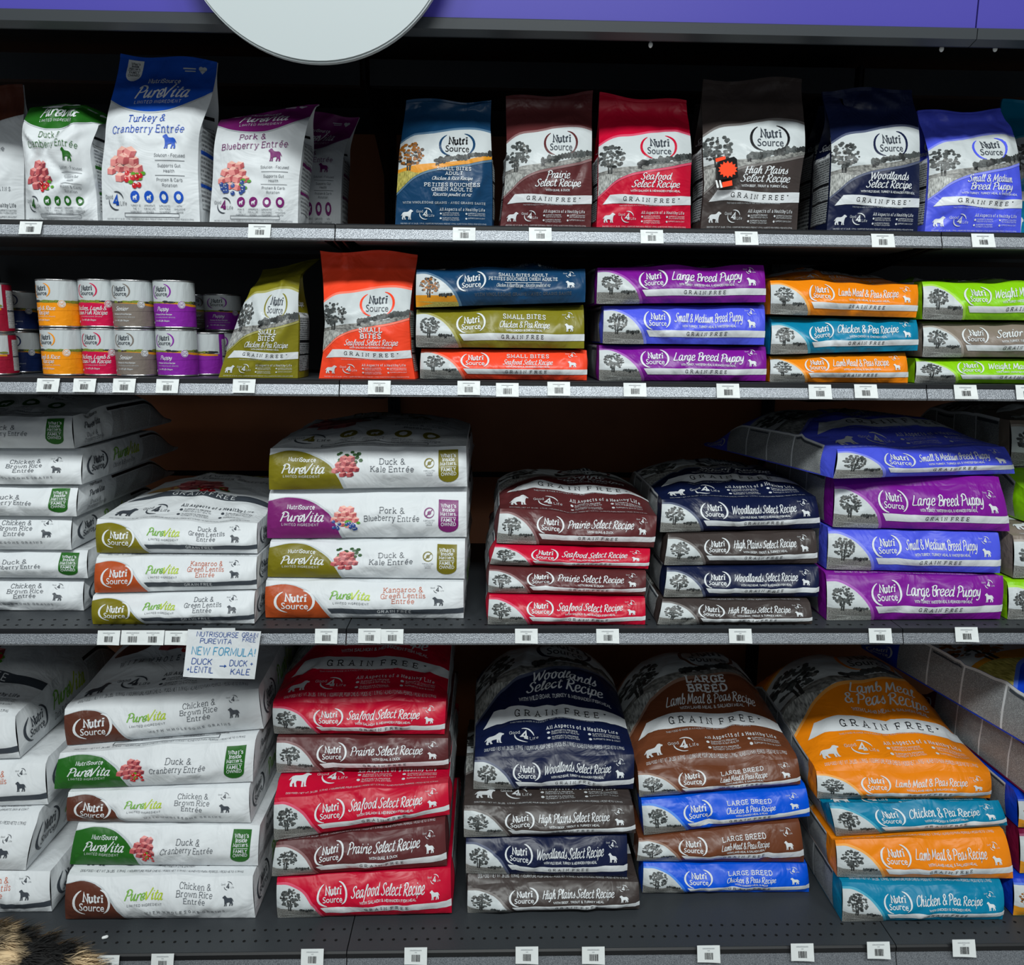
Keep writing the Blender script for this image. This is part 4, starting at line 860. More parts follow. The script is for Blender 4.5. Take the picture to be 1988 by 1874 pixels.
# ------------------------------------------------------------------ the stacks of lying bags
DESC = {'prairie': 'maroon dog food bag', 'seafood': 'bright red dog food bag', 'highplains': 'brown-grey dog food bag', 'woodlands': 'navy blue dog food bag', 'smallmed': 'periwinkle blue puppy food bag',
 'largepup': 'purple puppy food bag', 'lamb': 'orange dog food bag', 'chickpea': 'teal dog food bag', 'olive': 'olive green dog food bag', 'redorange': 'orange-red dog food bag', 'adult': 'dark teal-blue dog food bag',
 'weight': 'lime green dog food bag', 'senior': 'taupe dog food bag', 'lblamb': 'brown dog food bag', 'lbchick': 'bright blue dog food bag', 'beefrice': 'royal blue dog food bag', 'crimsonrice': 'crimson dog food bag',
 'duckkale': 'white bag with kale picture', 'porkblue': 'white bag with blueberry picture', 'duckcran': 'white bag with green badge', 'kangaroo': 'white bag with rust-orange end',
 'ducklentil': 'white bag with olive end', 'chickrice': 'white chicken-and-rice bag', 'salmon': 'white bag with orange lettering'}
def stack(zf, where, items, L=.56, side=.008, seed=0, ymax=.735, floor_snap=True):
    n = len(items)
    for i, it in enumerate(items):
        k, q, Y = it[:3]; o = it[3] if len(it) > 3 else {}
        nxt = None
        if i+1 < n:
            q2, Y2, o2 = items[i+1][1], items[i+1][2], (items[i+1][3] if len(items[i+1]) > 3 else {})
            ph = o2.get('phi', 0)
            nxt = [at(q2[0], q2[1], Y2-.2*math.sin(ph)), at(q2[2], q2[3], Y2+.2*math.sin(ph)), Y2]
            if 'zs' in o2: nxt[0][2] = nxt[1][2] = o2['zs'][0]
        pos = 'bottom' if i == 0 else 'topmost' if i == n-1 else ('second from bottom' if i == 1 else 'third from bottom' if i == 2 else 'fourth from bottom' if i == 3 else 'fifth from bottom')
        if i == 0 and floor_snap:  # lie on the shelf
            bl, br = at_z(q[0], q[1], zf+.001), at_z(q[2], q[3], zf+.001)
        lying_bag('dog_food_bag', f'{DESC[k]}, {pos} of {where}', 'bags in the '+where, k, q, Y, nxt, o.get('L', L), o.get('phi', 0.0), o.get('puff', .035), o.get('bulge', .018), o.get('zs'), seed+i*31, o.get('lean', .018), o.get('side', side), ymax=ymax, zfloor=zf if i == 0 else None)

stack(Z_THIRD, 'far left stack, third shelf', [
 ('chickrice', (-190, 1184, 163, 1187, 164, 1127, -190, 1124), .115), ('duckcran', (-185, 1120, 171, 1123, 171, 1067, -185, 1066), .12), ('chickrice', (-200, 1066, 139, 1068, 141, 997, -200, 1000), .125),
 ('duckcran', (-195, 1000, 149, 1003, 153, 944, -195, 942), .125), ('chickrice', (-190, 940, 159, 941, 161, 884, -190, 882), .13), ('duckcran', (-200, 870, 145, 871, 141, 808, -200, 806), .135, dict(puff=.045))], .56, .008, 100)
stack(Z_THIRD, 'second stack from left, third shelf', [
 ('ducklentil', (181, 1214, 494, 1211, 495, 1144, 181, 1157), .026), ('kangaroo', (185, 1151, 499, 1144, 499, 1077, 188, 1083), .047), ('ducklentil', (189, 1073, 500, 1075, 500, 1016, 189, 1008), .078, dict(puff=.04))], .58, .003, 300)
stack(Z_THIRD, 'third stack from left, third shelf', [
 ('kangaroo', (516, 1199, 900, 1204, 900, 1130, 517, 1127), .062), ('duckkale', (520, 1120, 902, 1124, 903, 1051, 525, 1052), .09), ('porkblue', (519, 1045, 906, 1043, 906, 965, 523, 959), .115), ('duckkale', (523, 951, 907, 945, 905, 866, 525, 871), .125, dict(puff=.04))], .58, .004, 400)
stack(Z_THIRD, 'fourth stack from left, third shelf', [
 ('seafood', (947, 1212, 1252, 1216, 1252, 1161, 950, 1153), .020), ('prairie', (948, 1150, 1252, 1156, 1254, 1106, 950, 1101), .045), ('seafood', (951, 1095, 1258, 1105, 1262, 1066, 962, 1054), .069), ('prairie', (964, 1054, 1269, 1063, 1275, 1002, 971, 988), .087, dict(puff=.045))], .52, .006, 500)
stack(Z_THIRD, 'fifth stack from left, third shelf', [
 ('highplains', (1276, 1212, 1576, 1214, 1572, 1170, 1286, 1163), .023), ('woodlands', (1288, 1159, 1588, 1159, 1588, 1100, 1295, 1098), .060), ('highplains', (1289, 1097, 1586, 1094, 1582, 1032, 1297, 1037), .085), ('woodlands', (1281, 1033, 1592, 1026, 1583, 964, 1285, 970), .115, dict(puff=.035))], .52, .004, 600)
stack(Z_THIRD, 'sixth stack from left, third shelf', [
 ('largepup', (1604, 1208, 1941, 1202, 1947, 1118, 1603, 1116), .049), ('smallmed', (1604, 1105, 1941, 1113, 1938, 1034, 1607, 1023), .085), ('largepup', (1616, 1023, 1960, 1032, 1943, 945, 1619, 937), .10, dict(phi=.03)), ('smallmed', (1617, 929, 1970, 920, 1950, 868, 1625, 872), .105, dict(phi=.28, puff=.06, L=.54))], .54, .004, 700)
stack(Z_THIRD, 'far right stack, third shelf', [
 ('weight', (1955, 1204, 2290, 1204, 2290, 1130, 1955, 1130), .055), ('senior', (1966, 1122, 2300, 1122, 2300, 1040, 1966, 1040), .08), ('weight', (1992, 1014, 2300, 1014, 2300, 950, 1992, 950), .16), ('senior', (1960, 905, 2290, 905, 2290, 818, 1960, 816), .31, dict(phi=.22))], .54, .004, 800)
stack(Z_DECK, 'far left stack, bottom shelf', [
 ('salmon', (-250, 1775, 101, 1770, 96, 1672, -250, 1671), .030), ('chickrice', (-290, 1686, 50, 1690, 66, 1612, -280, 1610), .045), ('salmon', (-250, 1572, 94, 1562, 89, 1483, -250, 1483), .112), ('ducklentil', (-290, 1483, 39, 1472, 30, 1391, -290, 1391), .135, dict(puff=.11))], .60, .012, 900)
stack(Z_DECK, 'second stack from left, bottom shelf', [
 ('chickrice', (128, 1784, 496, 1786, 491, 1701, 131, 1701), .002), ('duckcran', (136, 1678, 501, 1681, 505, 1602, 152, 1598), .050), ('chickrice', (131, 1594, 487, 1598, 484, 1531, 133, 1534), .071), ('duckcran', (106, 1532, 491, 1518, 496, 1437, 117, 1462), .098), ('chickrice', (131, 1447, 512, 1415, 502, 1337, 126, 1377), .150, dict(puff=.125))], .60, .004, 1000)
stack(Z_DECK, 'third stack from left, bottom shelf', [
 ('seafood', (540, 1789, 877, 1773, 875, 1685, 538, 1706), .002), ('prairie', (528, 1701, 868, 1681, 864, 1600, 537, 1635), .020), ('seafood', (533, 1631, 873, 1582, 870, 1520, 533, 1550), .054), ('prairie', (538, 1500, 871, 1493, 870, 1431, 538, 1431), .140), ('seafood', (533, 1424, 863, 1426, 866, 1362, 530, 1366), .170, dict(puff=.13))], .56, .005, 1100)
stack(Z_DECK, 'fourth stack from left, bottom shelf', [
 ('highplains', (908, 1777, 1241, 1765, 1240, 1699, 908, 1720), .012), ('woodlands', (905, 1695, 1217, 1703, 1217, 1623, 905, 1628), .042), ('highplains', (901, 1625, 1234, 1618, 1229, 1564, 901, 1564), .060), ('woodlands', (919, 1532, 1229, 1532, 1231, 1465, 922, 1470), .142, dict(puff=.14))], .57, .003, 1200)
stack(Z_DECK, 'fifth stack from left, bottom shelf', [
 ('lbchick', (1247, 1733, 1570, 1736, 1566, 1677, 1249, 1676), .072), ('lblamb', (1236, 1671, 1561, 1674, 1552, 1596, 1240, 1621), .090), ('lbchick', (1250, 1621, 1572, 1585, 1565, 1531, 1245, 1554), .113), ('lblamb', (1241, 1547, 1554, 1523, 1548, 1473, 1238, 1497), .135, dict(puff=.145))], .57, .003, 1300)
stack(Z_DECK, 'sixth stack from left, bottom shelf', [
 ('chickpea', (1634, 1791, 1945, 1791, 1947, 1725, 1634, 1713), -.030), ('lamb', (1625, 1702, 1967, 1706, 1953, 1625, 1621, 1631), .002), ('chickpea', (1623, 1623, 1956, 1603, 1938, 1554, 1609, 1559), .043), ('lamb', (1586, 1550, 1922, 1550, 1922, 1500, 1584, 1497), .110, dict(puff=.145))], .60, .003, 1400)
stack(Z_DECK, 'far right stack, bottom shelf', [
 ('beefrice', (1966, 1777, 2290, 1777, 2290, 1706, 1966, 1706), -.017), ('crimsonrice', (1979, 1695, 2300, 1695, 2300, 1610, 1977, 1610), .013), ('beefrice', (1976, 1606, 2290, 1606, 2290, 1546, 1974, 1546), .031),
 ('crimsonrice', (2050, 1580, 2400, 1590, 2400, 1510, 2062, 1492), -.05, dict(phi=.05, L=.60, zs=(.449, .556))), ('beefrice', (2086, 1485, 2460, 1500, 2460, 1420, 2098, 1400), -.05, dict(phi=.19, L=.74, puff=.04, zs=(.574, .675)))], .58, .003, 1500, ymax=.9)
# second shelf: smaller bags
stack(Z_CAN, 'stack beside the orange-red standing bag', [
 ('redorange', (816, 735, 1139, 739, 1139, 672, 818, 678), .030), ('olive', (808, 674, 1134, 677, 1133, 600, 809, 600), .030), ('adult', (808, 597, 1136, 587, 1136, 522, 809, 523), .030, dict(puff=.012))], .42, .004, 1600, ymax=.50)
stack(Z_CAN, 'purple and blue stack, second shelf', [
 ('largepup', (1163, 740, 1486, 740, 1486, 674, 1163, 671), .030), ('smallmed', (1170, 667, 1483, 670, 1484, 595, 1172, 592), .030), ('largepup', (1158, 590, 1486, 587, 1482, 515, 1160, 520), .030, dict(puff=.012))], .42, .0015, 1700, ymax=.50)
stack(Z_CAN, 'orange and teal stack, second shelf', [
 ('lamb', (1494, 742, 1762, 744, 1757, 684, 1494, 692), .030), ('chickpea', (1495, 688, 1781, 681, 1779, 618, 1497, 624), .030), ('lamb', (1495, 610, 1778, 617, 1781, 553, 1495, 545), .030, dict(puff=.032))], .42, .0015, 1800, ymax=.50)
stack(Z_CAN, 'far right stack, second shelf', [
 ('weight', (1775, 744, 2080, 748, 2080, 694, 1777, 696), .035), ('senior', (1790, 693, 2080, 694, 2080, 626, 1790, 628), .035), ('weight', (1790, 620, 2090, 623, 2090, 550, 1790, 547), .035, dict(puff=.012))], .42, .004, 1900, ymax=.50)

# ------------------------------------------------------------------ standing bags
g1 = 'standing bags on the top shelf'
standing_bag('dog_food_bag', 'white bag with dark brown top, cut off at the left edge of the top shelf', g1, 'chickrice', [(0, -130, 424, 46, 425), (.5, -128, 300, 47, 300), (.8, -125, 225, 46, 222), (1, -125, 165, 45, 168)], .13, .08, .02, .015, 1, zfloor=Z_TOP)
zz = float(at(120, 222, .10)[2])
def crumpled(P):
    P = make_fold(lambda x: zz-(x+.56)*.10, .5, .8)(P)
    x, z = P[..., 0].copy(), P[..., 2]; h = np.clip((z-Z_TOP)/.20, 0, 1.2)
    P[..., 1] += .030*np.exp(-((x+.495-.05*h)/.016)**2)*h - .014*np.exp(-((x+.535-.02*h)/.02)**2)*h
    P[..., 2] -= .030*np.clip((x+.53)/.09, 0, 1)*h**2
    return P
standing_bag('dog_food_bag', 'crumpled white bag with green top slumped over beside the blue-topped bag', g1, 'duckcran', [(0, 50, 424, 190, 425), (.3, 50, 350, 180, 350), (.5, 46, 290, 174, 290), (.7, 44, 240, 188, 236), (.85, 60, 205, 196, 190), (1, 104, 165, 204, 160)], .035, .09, .01, .02, 2, crumpled, Z_TOP, crumple=.014)
standing_bag('dog_food_bag', 'tall white bag with bright blue top and cranberry picture', g1, 'turkcran', [(0, 199, 427, 388, 429), (.3, 197, 330, 384, 330), (.5, 205, 265, 386, 263), (.7, 213, 205, 408, 200), (.85, 226, 155, 418, 155), (1, 235, 105, 422, 119)], .030, .095, .035, .02, 3, None, Z_TOP)
standing_bag('dog_food_bag', 'white bag with plum top and blueberry picture, in front', g1, 'porkblue', [(0, 406, 429, 578, 431), (.3, 413, 350, 580, 350), (.55, 416, 285, 590, 275), (.75, 424, 240, 600, 230), (.9, 432, 226, 612, 206), (1, 438, 219, 620, 199)], .028, .095, .03, .022, 4, make_fold(lambda x: float(at(520, 214, .1)[2])+(x+.13)*.20, .25, 1.0), Z_TOP)
standing_bag('dog_food_bag', 'white bag with plum top half hidden behind the front plum bag', g1, 'porkblue', [(0, 540, 430, 660, 430), (.4, 540, 340, 664, 340), (.7, 545, 280, 672, 280), (1, 560, 218, 698, 226)], .23, .09, .02, .015, 5, None, Z_TOP)
standing_bag('dog_food_bag', 'dark teal-blue bag with autumn tree printed in gold', g1, 'adult', [(0, 767, 435, 955, 438), (.25, 771, 375, 956, 378), (.55, 776, 300, 954, 300), (.75, 782, 248, 952, 248), (.88, 786, 220, 953, 212), (1, 789, 194, 954, 197)], .030, .09, .02, .024, 6, None, Z_TOP)
standing_bag('dog_food_bag', 'maroon standing bag between the teal-blue and red bags', g1, 'prairie', [(0, 971, 440, 1147, 440), (.3, 980, 370, 1149, 370), (.55, 984, 300, 1148, 296), (.8, 983, 232, 1149, 230), (1, 982, 190, 1151, 180)], .035, .09, .03, .024, 7, None, Z_TOP)
standing_bag('dog_food_bag', 'bright red standing bag on the top shelf', g1, 'seafood', [(0, 1158, 442, 1341, 443), (.3, 1162, 370, 1340, 372), (.55, 1162, 305, 1342, 305), (.8, 1163, 240, 1338, 240), (1, 1164, 183, 1332, 198)], .035, .09, .03, .024, 8, None, Z_TOP)
hp = standing_bag('dog_food_bag', 'dark brown-grey standing bag wearing a security tag and orange sticker', g1, 'highplains', [(0, 1360, 445, 1547, 447), (.3, 1368, 360, 1552, 362), (.55, 1364, 290, 1562, 290), (.8, 1363, 215, 1560, 215), (1, 1365, 156, 1556, 153)], .032, .095, .03, .024, 9, None, Z_TOP)
standing_bag('dog_food_bag', 'dark brown-grey bag hidden behind the bag with the security tag', g1, 'highplains', [(0, 1343, 442, 1530, 442), (.5, 1346, 310, 1532, 310), (1, 1350, 200, 1528, 200)], .215, .09, .02, .015, 10, None, Z_TOP)
standing_bag('dog_food_bag', 'navy standing bag with grain-free banner, in front', g1, 'woodlands', [(0, 1605, 447, 1781, 450), (.3, 1612, 370, 1785, 375), (.55, 1614, 300, 1784, 300), (.8, 1610, 235, 1782, 225), (1, 1596, 175, 1769, 172)], .030, .09, .03, .024, 11, None, Z_TOP)
standing_bag('dog_food_bag', 'navy bag peeking out behind the front navy bag', g1, 'woodlands', [(0, 1572, 443, 1740, 445), (.5, 1580, 310, 1745, 310), (1, 1590, 205, 1745, 205)], .215, .09, .02, .015, 12, None, Z_TOP)
standing_bag('dog_food_bag', 'periwinkle blue standing bag at the right of the top shelf', g1, 'smallmed', [(0, 1796, 444, 1982, 450), (.3, 1802, 375, 1984, 378), (.55, 1804, 310, 1976, 305), (.8, 1792, 255, 1964, 245), (1, 1780, 217, 1940, 214)], .034, .09, .05, .026, 13, None, Z_TOP, crumple=.008)
standing_bag('dog_food_bag', 'teal bag at the right edge of the top shelf', g1, 'chickpea', [(0, 1955, 440, 2120, 444), (.5, 1952, 310, 2122, 310), (1, 1945, 196, 2118, 196)], .22, .09, .02, .015, 14, None, Z_TOP)
g2 = 'standing bags on the second shelf'
zz2 = float(at(560, 525, .08)[2])
standing_bag('dog_food_bag', 'olive green standing bag with its top folded over beside the cans', g2, 'olive', [(0, 424, 731, 578, 733), (.3, 444, 672, 579, 675), (.5, 462, 622, 580, 625), (.7, 486, 565, 579, 570), (.85, 492, 530, 584, 525), (1, 492, 478, 612, 470)], .035, .10, .015, .02, 15, make_fold(lambda x: zz2+(x+.06)*.30, .5, .75), Z_CAN, crumple=.007)
standing_bag('dog_food_bag', 'orange-red small bites standing bag on the second shelf', g2, 'redorange', [(0, 619, 733, 806, 735), (.25, 628, 680, 797, 682), (.5, 632, 620, 794, 620), (.75, 628, 555, 801, 552), (.9, 624, 512, 808, 516), (1, 622, 486, 811, 492)], .032, .09, .02, .026, 16, None, Z_CAN, crumple=.006)

# ------------------------------------------------------------------ security tag and stickers on the brown-grey bag
def patch(bm, pts, Y, th, mi=0):
    w = [at(x, y, Y) for x, y in pts]; n = len(w)
    a = [bm.verts.new(p) for p in w]; b = [bm.verts.new(p+np.array([0, th, 0])) for p in w]
    bm.faces.new(a).material_index = mi; bm.faces.new(b[::-1]).material_index = mi
    for i in range(n):
        j = (i+1) % n; bm.faces.new((a[j], a[i], b[i], b[j])).material_index = mi
ysec = -.010
o0 = at(1412, 332, ysec)
sec = empty('security_tag', o0.tolist(), 'black square anti-theft tag with orange sticker clipped to the brown-grey bag', 'tag')
bm = bmesh.new(); patch(bm, [(1393, 350), (1433, 344), (1431, 309), (1425, 304), (1398, 312), (1393, 318)], ysec, .014); obj('housing', bm, film('black_plastic', (22, 22, 24), .3, 0), sec, (-o0).tolist())
bm = bmesh.new(); rg = random.Random(4); cen = (1413, 331)
patch(bm, [(cen[0]+math.cos(i*math.pi/14)*(19 if i % 2 else 15), cen[1]-2-math.sin(i*math.pi/14)*(17 if i % 2 else 12)) for i in range(28)], ysec-.0012, .001)
obj('orange_sticker', bm, film('ink_flame', (255, 74, 30), .5, 0), sec, (-o0).tolist())['label'] = 'flame orange starburst sticker'
bm = bmesh.new(); patch(bm, [(1403, 364), (1422, 360), (1421, 350), (1402, 354)], ysec-.001, .001); patch(bm, [(1390, 315), (1409, 309), (1408, 303), (1389, 308)], ysec-.001, .001); obj('price_flag', bm, film('ink_flame', (255, 74, 30), .5, 0), sec, (-o0).tolist())
bm = bmesh.new()
for x in (1389, 1396): patch(bm, [(x, 350), (x+3, 350), (x+7, 364), (x+3, 365)], ysec-.001, .001)
obj('cable', bm, film('white_plastic', (232, 234, 234), .4, 0), sec, (-o0).tolist())

# ------------------------------------------------------------------ cans
CHROME = film('tin_rim', (190, 190, 192), .25, 0); CHROME.node_tree.nodes['Principled BSDF'].inputs['Metallic'].default_value = .9
def can_art(col, lines, key):
    if ('can', key) in ARTS: return ARTS['can', key]
    a = Art(2.9, 1.0); r = hash(key) % 97 if False else sum(map(ord, key))
    a.rect(0, 0, 2.9, .50, col, 1); a.poly([(0, .50), (.35, .545), (1.2, .53), (2.0, .49), (2.0, .45), (0, .45)], 'goldfield', 2)
    a.poly([(0, .42), (.35, .50), (.8, .52), (1.3, .50), (2.05, .40), (2.05, .36), (0, .3)], col, 3)
    a.rect(0, .53, 2.05, 1, 'sky', 1); a.bushes(0, 2.0, .535, .05, r, 'grassgreen', 3); a.rect(2.05, 0, 2.9, 1, col, 4); a.rect(2.14, .06, 2.7, .88, 'printwhite', 5); a.rect(2.14, .42, 2.7, .45, 'slate', 6)
    a.logo(.95, .78, .26, 'slate', col)
    a.disc(1.42, .49, .085, 'white', 5, 16); a.arc(1.42, .49, .07, .07, 0, 359, .014, col, 6, 16); a.text('oc', 'sans', 1.42, .465, .07, col, 7)
    for i, t in enumerate(lines): a.text(t, 'brush', .98, .35-.10*i, .085, 'white', 5, maxw=.8)
    (a.text('Chicken & Rice Recipe', 'seriftight', .98, .255, .03, 'white', 5, maxw=.6) if len(lines) == 1 else None)
    a.text('WITH WHOLESOME GRAINS', 'sanswide', 1.0, .19, .025, 'lightgrey', 5, maxw=.8); a.text('For All Life Stages', 'brush', .95, .11, .035, 'white', 5); a.dog(.62, .06, .07, 'white', 5)
    ARTS['can', key] = a; return a
def can(label, key, col, lines, cx, yt, yb, Y, ang=-18, group='pet food cans', rad=None, zsnap=None):
    """cx, yt, yb: axis, top and bottom of the can in the photo, Y of its axis"""
    t, b = at(cx, yt, Y-.04), at(cx, yb, Y-.04); x = float(at(cx, (yt+yb)/2, Y)[0]); z0, z1 = float(b[2]), float(t[2])
    if zsnap is not None: z1 += zsnap-z0; z0 = zsnap
    R0 = rad or .0405
    root = empty('pet_food_can', (x, Y, z0), label, 'can', group)
    na, nb = 48, 4
    th = np.linspace(-math.pi, math.pi, na+1)+math.radians(ang+68)-math.pi/2; zz_ = np.linspace(z0+.004, z1-.004, nb+1)
    G = np.empty((nb+1, na+1, 3)); G[..., 0] = x+R0*np.cos(th)[None]; G[..., 1] = Y+R0*np.sin(th)[None]; G[..., 2] = zz_[:, None]
    art = can_art(col, lines, key)
    G = np.roll(G[:, :-1], 0, axis=1); G = np.concatenate([G, G[:, :1]], 1)
    panel('label', G, 'sky', art, root, 2.9)
    prof = [(0, .001), (R0-.004, .001), (R0-.002, 0), (R0+.001, .0008), (R0+.001, .003), (R0-.0006, .005), (R0-.0006, z1-z0-.005), (R0+.001, z1-z0-.003), (R0+.001, z1-z0-.0008), (R0-.001, z1-z0), (R0-.003, z1-z0-.003), (0, z1-z0-.003)]
    bm = bmesh.new(); rings = []
    for r_, z_ in prof: rings.append([bm.verts.new((max(r_, .0004)*math.cos(i*math.tau/40), max(r_, .0004)*math.sin(i*math.tau/40), z_)) for i in range(40)])
    for p, q in zip(rings, rings[1:]):
        for i in range(40): bm.faces.new((p[i], p[(i+1) % 40], q[(i+1) % 40], q[i]))
    obj('tin_body', bm, CHROME, root, smooth=True)
    return z1
RGB.update(crimson=(200, 18, 70), cnavy=(24, 40, 84), cgrey=(122, 112, 104), cpurple=(132, 36, 156), corange=(238, 146, 18), cred=(150, 24, 50))
cans = [('lambrice', 'corange', ('Lamb & Rice', 'Recipe'), 'orange', 115, 123, -30), ('chicklamb', 'crimson', ('Chicken, Lamb &', 'Ocean Fish Recipe'), 'crimson red', 195, 201, -18), ('seniorcan', 'cgrey', ('Senior',), 'grey-brown', 259, 265, -20), ('puppycan', 'cpurple', ('Puppy',), 'purple', 339, 344, -24)]
for k, col, ln, nm, cx1, cx0, ang in cans:
    dY = .10 if k == 'chicklamb' else .085
    z1 = can(f'{nm} labelled pet food can, lower of the {nm} pair at the front', k, col, ln, cx0, 634, 727, dY, ang, zsnap=Z_CAN+.0008)
    can(f'{nm} labelled pet food can, upper of the {nm} pair at the front', k, col, ln, cx1, 536, 631, dY, ang-2, zsnap=z1+.001)
for k, col, ln, nm, cx1, cx0, Yc, yt, ang in (('redcan', 'cred', (), 'dark red', -20, -10, .085, 541, -75), ('navycan', 'cnavy', (), 'navy blue', 36, 40, .19, 562, -5), ('puppycan', 'cpurple', ('Puppy',), 'back-row purple', 433, 434, .235, 567, -5), ('puppycan', 'cpurple', ('Puppy',), 'half-hidden purple', 396, 390, .105 if False else .30, 570, -70), ):
    if nm == 'half-hidden purple':
        can('purple pet food can showing its text panel, right of the front row', k, col, ln, 399, 644, 728, .15, -80, zsnap=Z_CAN+.0008); continue
    z1 = can(f'{nm} pet food can, lower of its pair at the side', k, col, ln, cx0, 640, 722, Yc, ang, zsnap=Z_CAN+.0008)
    can(f'{nm} pet food can, upper of its pair at the side', k, col, ln, cx1, yt, 640, Yc, ang-3, zsnap=z1+.001)
z1 = can('grey-brown pet food can in the back row, lower one', 'seniorcan', 'cgrey', ('Senior',), 377, 640, 722, .30, 5, zsnap=Z_CAN+.0008)
can('grey-brown pet food can in the back row behind the purple cans', 'seniorcan', 'cgrey', ('Senior',), 380, 570, 640, .30, 5, zsnap=z1+.001)

# ------------------------------------------------------------------ price tags
PAPER = 'paper'
def price_tag(px, py, w, h, yf, z, label, twin=False, seed=0):
    """paper tag clipped over the tilted price channel of the shelf whose top is z"""
    yoff = -.0168 if yf < -.05 else -.0142
    p = at(px, py, yf+yoff); s_ = at(px+1, py, yf+yoff)-p; W, Hh = w*np.linalg.norm(s_), h*np.linalg.norm(s_)
    r = random.Random(seed); n = 6
    tl = .30 if yf < -.05 else .36
    Yb = yf-.0205 if yf < -.05 else yf-.0165
    G = np.empty((n+1, 9, 3)); a = np.linspace(0, 1, 9); b = np.linspace(0, 1, n+1)
    ztop = p[2]+Hh/2
    for j in range(n+1):
        G[j, :, 0] = p[0]-W/2+W*a; G[j, :, 2] = ztop-Hh*(1-b[j]) - r.uniform(-.0006, .0006)
        G[j, :, 1] = Yb + .010*b[j] - .0035*np.sin(a*math.pi*.5)*0 - r.uniform(0, .0003) - .003*(1-b[j])*(a**2)
    art = Art(1.9 if not twin else 3.4, 1.0); rr = random.Random(seed)
    for cx in ((.95,) if not twin else (.9, 2.5)):
        x = cx-.33
        while x < cx+.36:
            ww = rr.choice((.018, .03, .045)); art.rect(x, .18, x+ww, .58, 'black', 2); x += ww+rr.choice((.02, .03, .04))
        art.rect(cx-.5, .80, cx+.5, .86, 'printwhite', 2); art.rect(cx-.1, .68, cx+.1, .73, 'printwhite', 2)
    root = empty('price_tag', G[0, 4].tolist(), label, 'tag', 'barcode price tags')
    panel('tag_face', G, PAPER, art, root)
    bm = bmesh.new(); y0 = float(G[0, :, 1].min()); hx = W*.42
    bx(bm, float(p[0])-hx, float(p[0])+hx, float(G[n, :, 1].max())+.0003, float(G[n, :, 1].max())+.001, ztop-.004, ztop-.001)
    obj('tag_clip', bm, film('clear_clip', (200, 204, 206), .3, 0), root, [-v_ for v_ in root.location])
T1 = [(58, 442, 'left of the green-topped bag'), (503, 448, 'under the plum-topped bag'), (901, 454, 'under the teal-blue bag'), (1049, 455, 'under the maroon bag'), (1266, 459, 'under the red bag'), (1450, 462, 'under the bag with security tag'), (1715, 467, 'under the navy bag'), (1910, 467, 'under the periwinkle bag')]
T2 = [(92, 748, 'under the orange cans'), (163, 748, 'under the crimson cans'), (240, 749, 'under the grey-brown cans'), (324, 750, 'under the purple cans'), (473, 750, 'under the olive bag'), (736, 753, 'under the orange-red standing bag'), (910, 753, 'first of three under the orange-red lying bag'), (985, 757, 'second of three under the orange-red lying bag'), (1085, 755, 'third of three under the orange-red lying bag'), (1233, 757, 'first of two under the purple stack'), (1414, 759, 'second of two under the purple stack'), (1593, 761, 'first of two under the orange and teal stack'), (1682, 760, 'second of two under the orange and teal stack'), (1876, 761, 'under the lime green stack'), (1996, 762, 'cut off at the right edge')]
T3 = [(210, 1239, 'first left of the handwritten note'), (276, 1239, 'double tag left of the handwritten note'), (341, 1239, 'touching the handwritten note'), (633, 1236, 'alone under the third stack'), (717, 1236, 'left of the pair under the third stack'), (761, 1236, 'right of the pair under the third stack'), (1022, 1236, 'first of two under the maroon and red stack'), (1180, 1236, 'second of two under the maroon and red stack'), (1438, 1236, 'under the navy stack'), (1710, 1235, 'under the purple puppy stack'), (1878, 1233, 'right end under the puppy stack')]
T4 = [(209, 1872, 'first under the white bag stack'), (315, 1869, 'second under the white bag stack'), (606, 1860, 'under the red stack, left'), (807, 1857, 'under the red stack, right'), (1023, 1856, 'first of two under the navy stack'), (1152, 1856, 'second of two under the navy stack'), (1376, 1853, 'under the brown stack'), (1558, 1850, 'between brown and orange stacks'), (1706, 1846, 'under the orange stack'), (1872, 1842, 'right end under the orange stack')]
sd = 0
for T, nm, yf, z in ((T1, 'top shelf edge', 0, Z_TOP), (T2, 'second shelf edge', 0, Z_CAN), (T3, 'third shelf edge', 0, Z_THIRD), (T4, 'bottom shelf edge', -.1017, Z_DECK)):
    for px, py, wh in T:
        sd += 1; dbl = 'double' in wh
        price_tag(px, py, 84 if dbl else 44, 26 if z != Z_DECK else 30, yf, z, f'barcode price tag on {nm}, {wh}', dbl, sd)
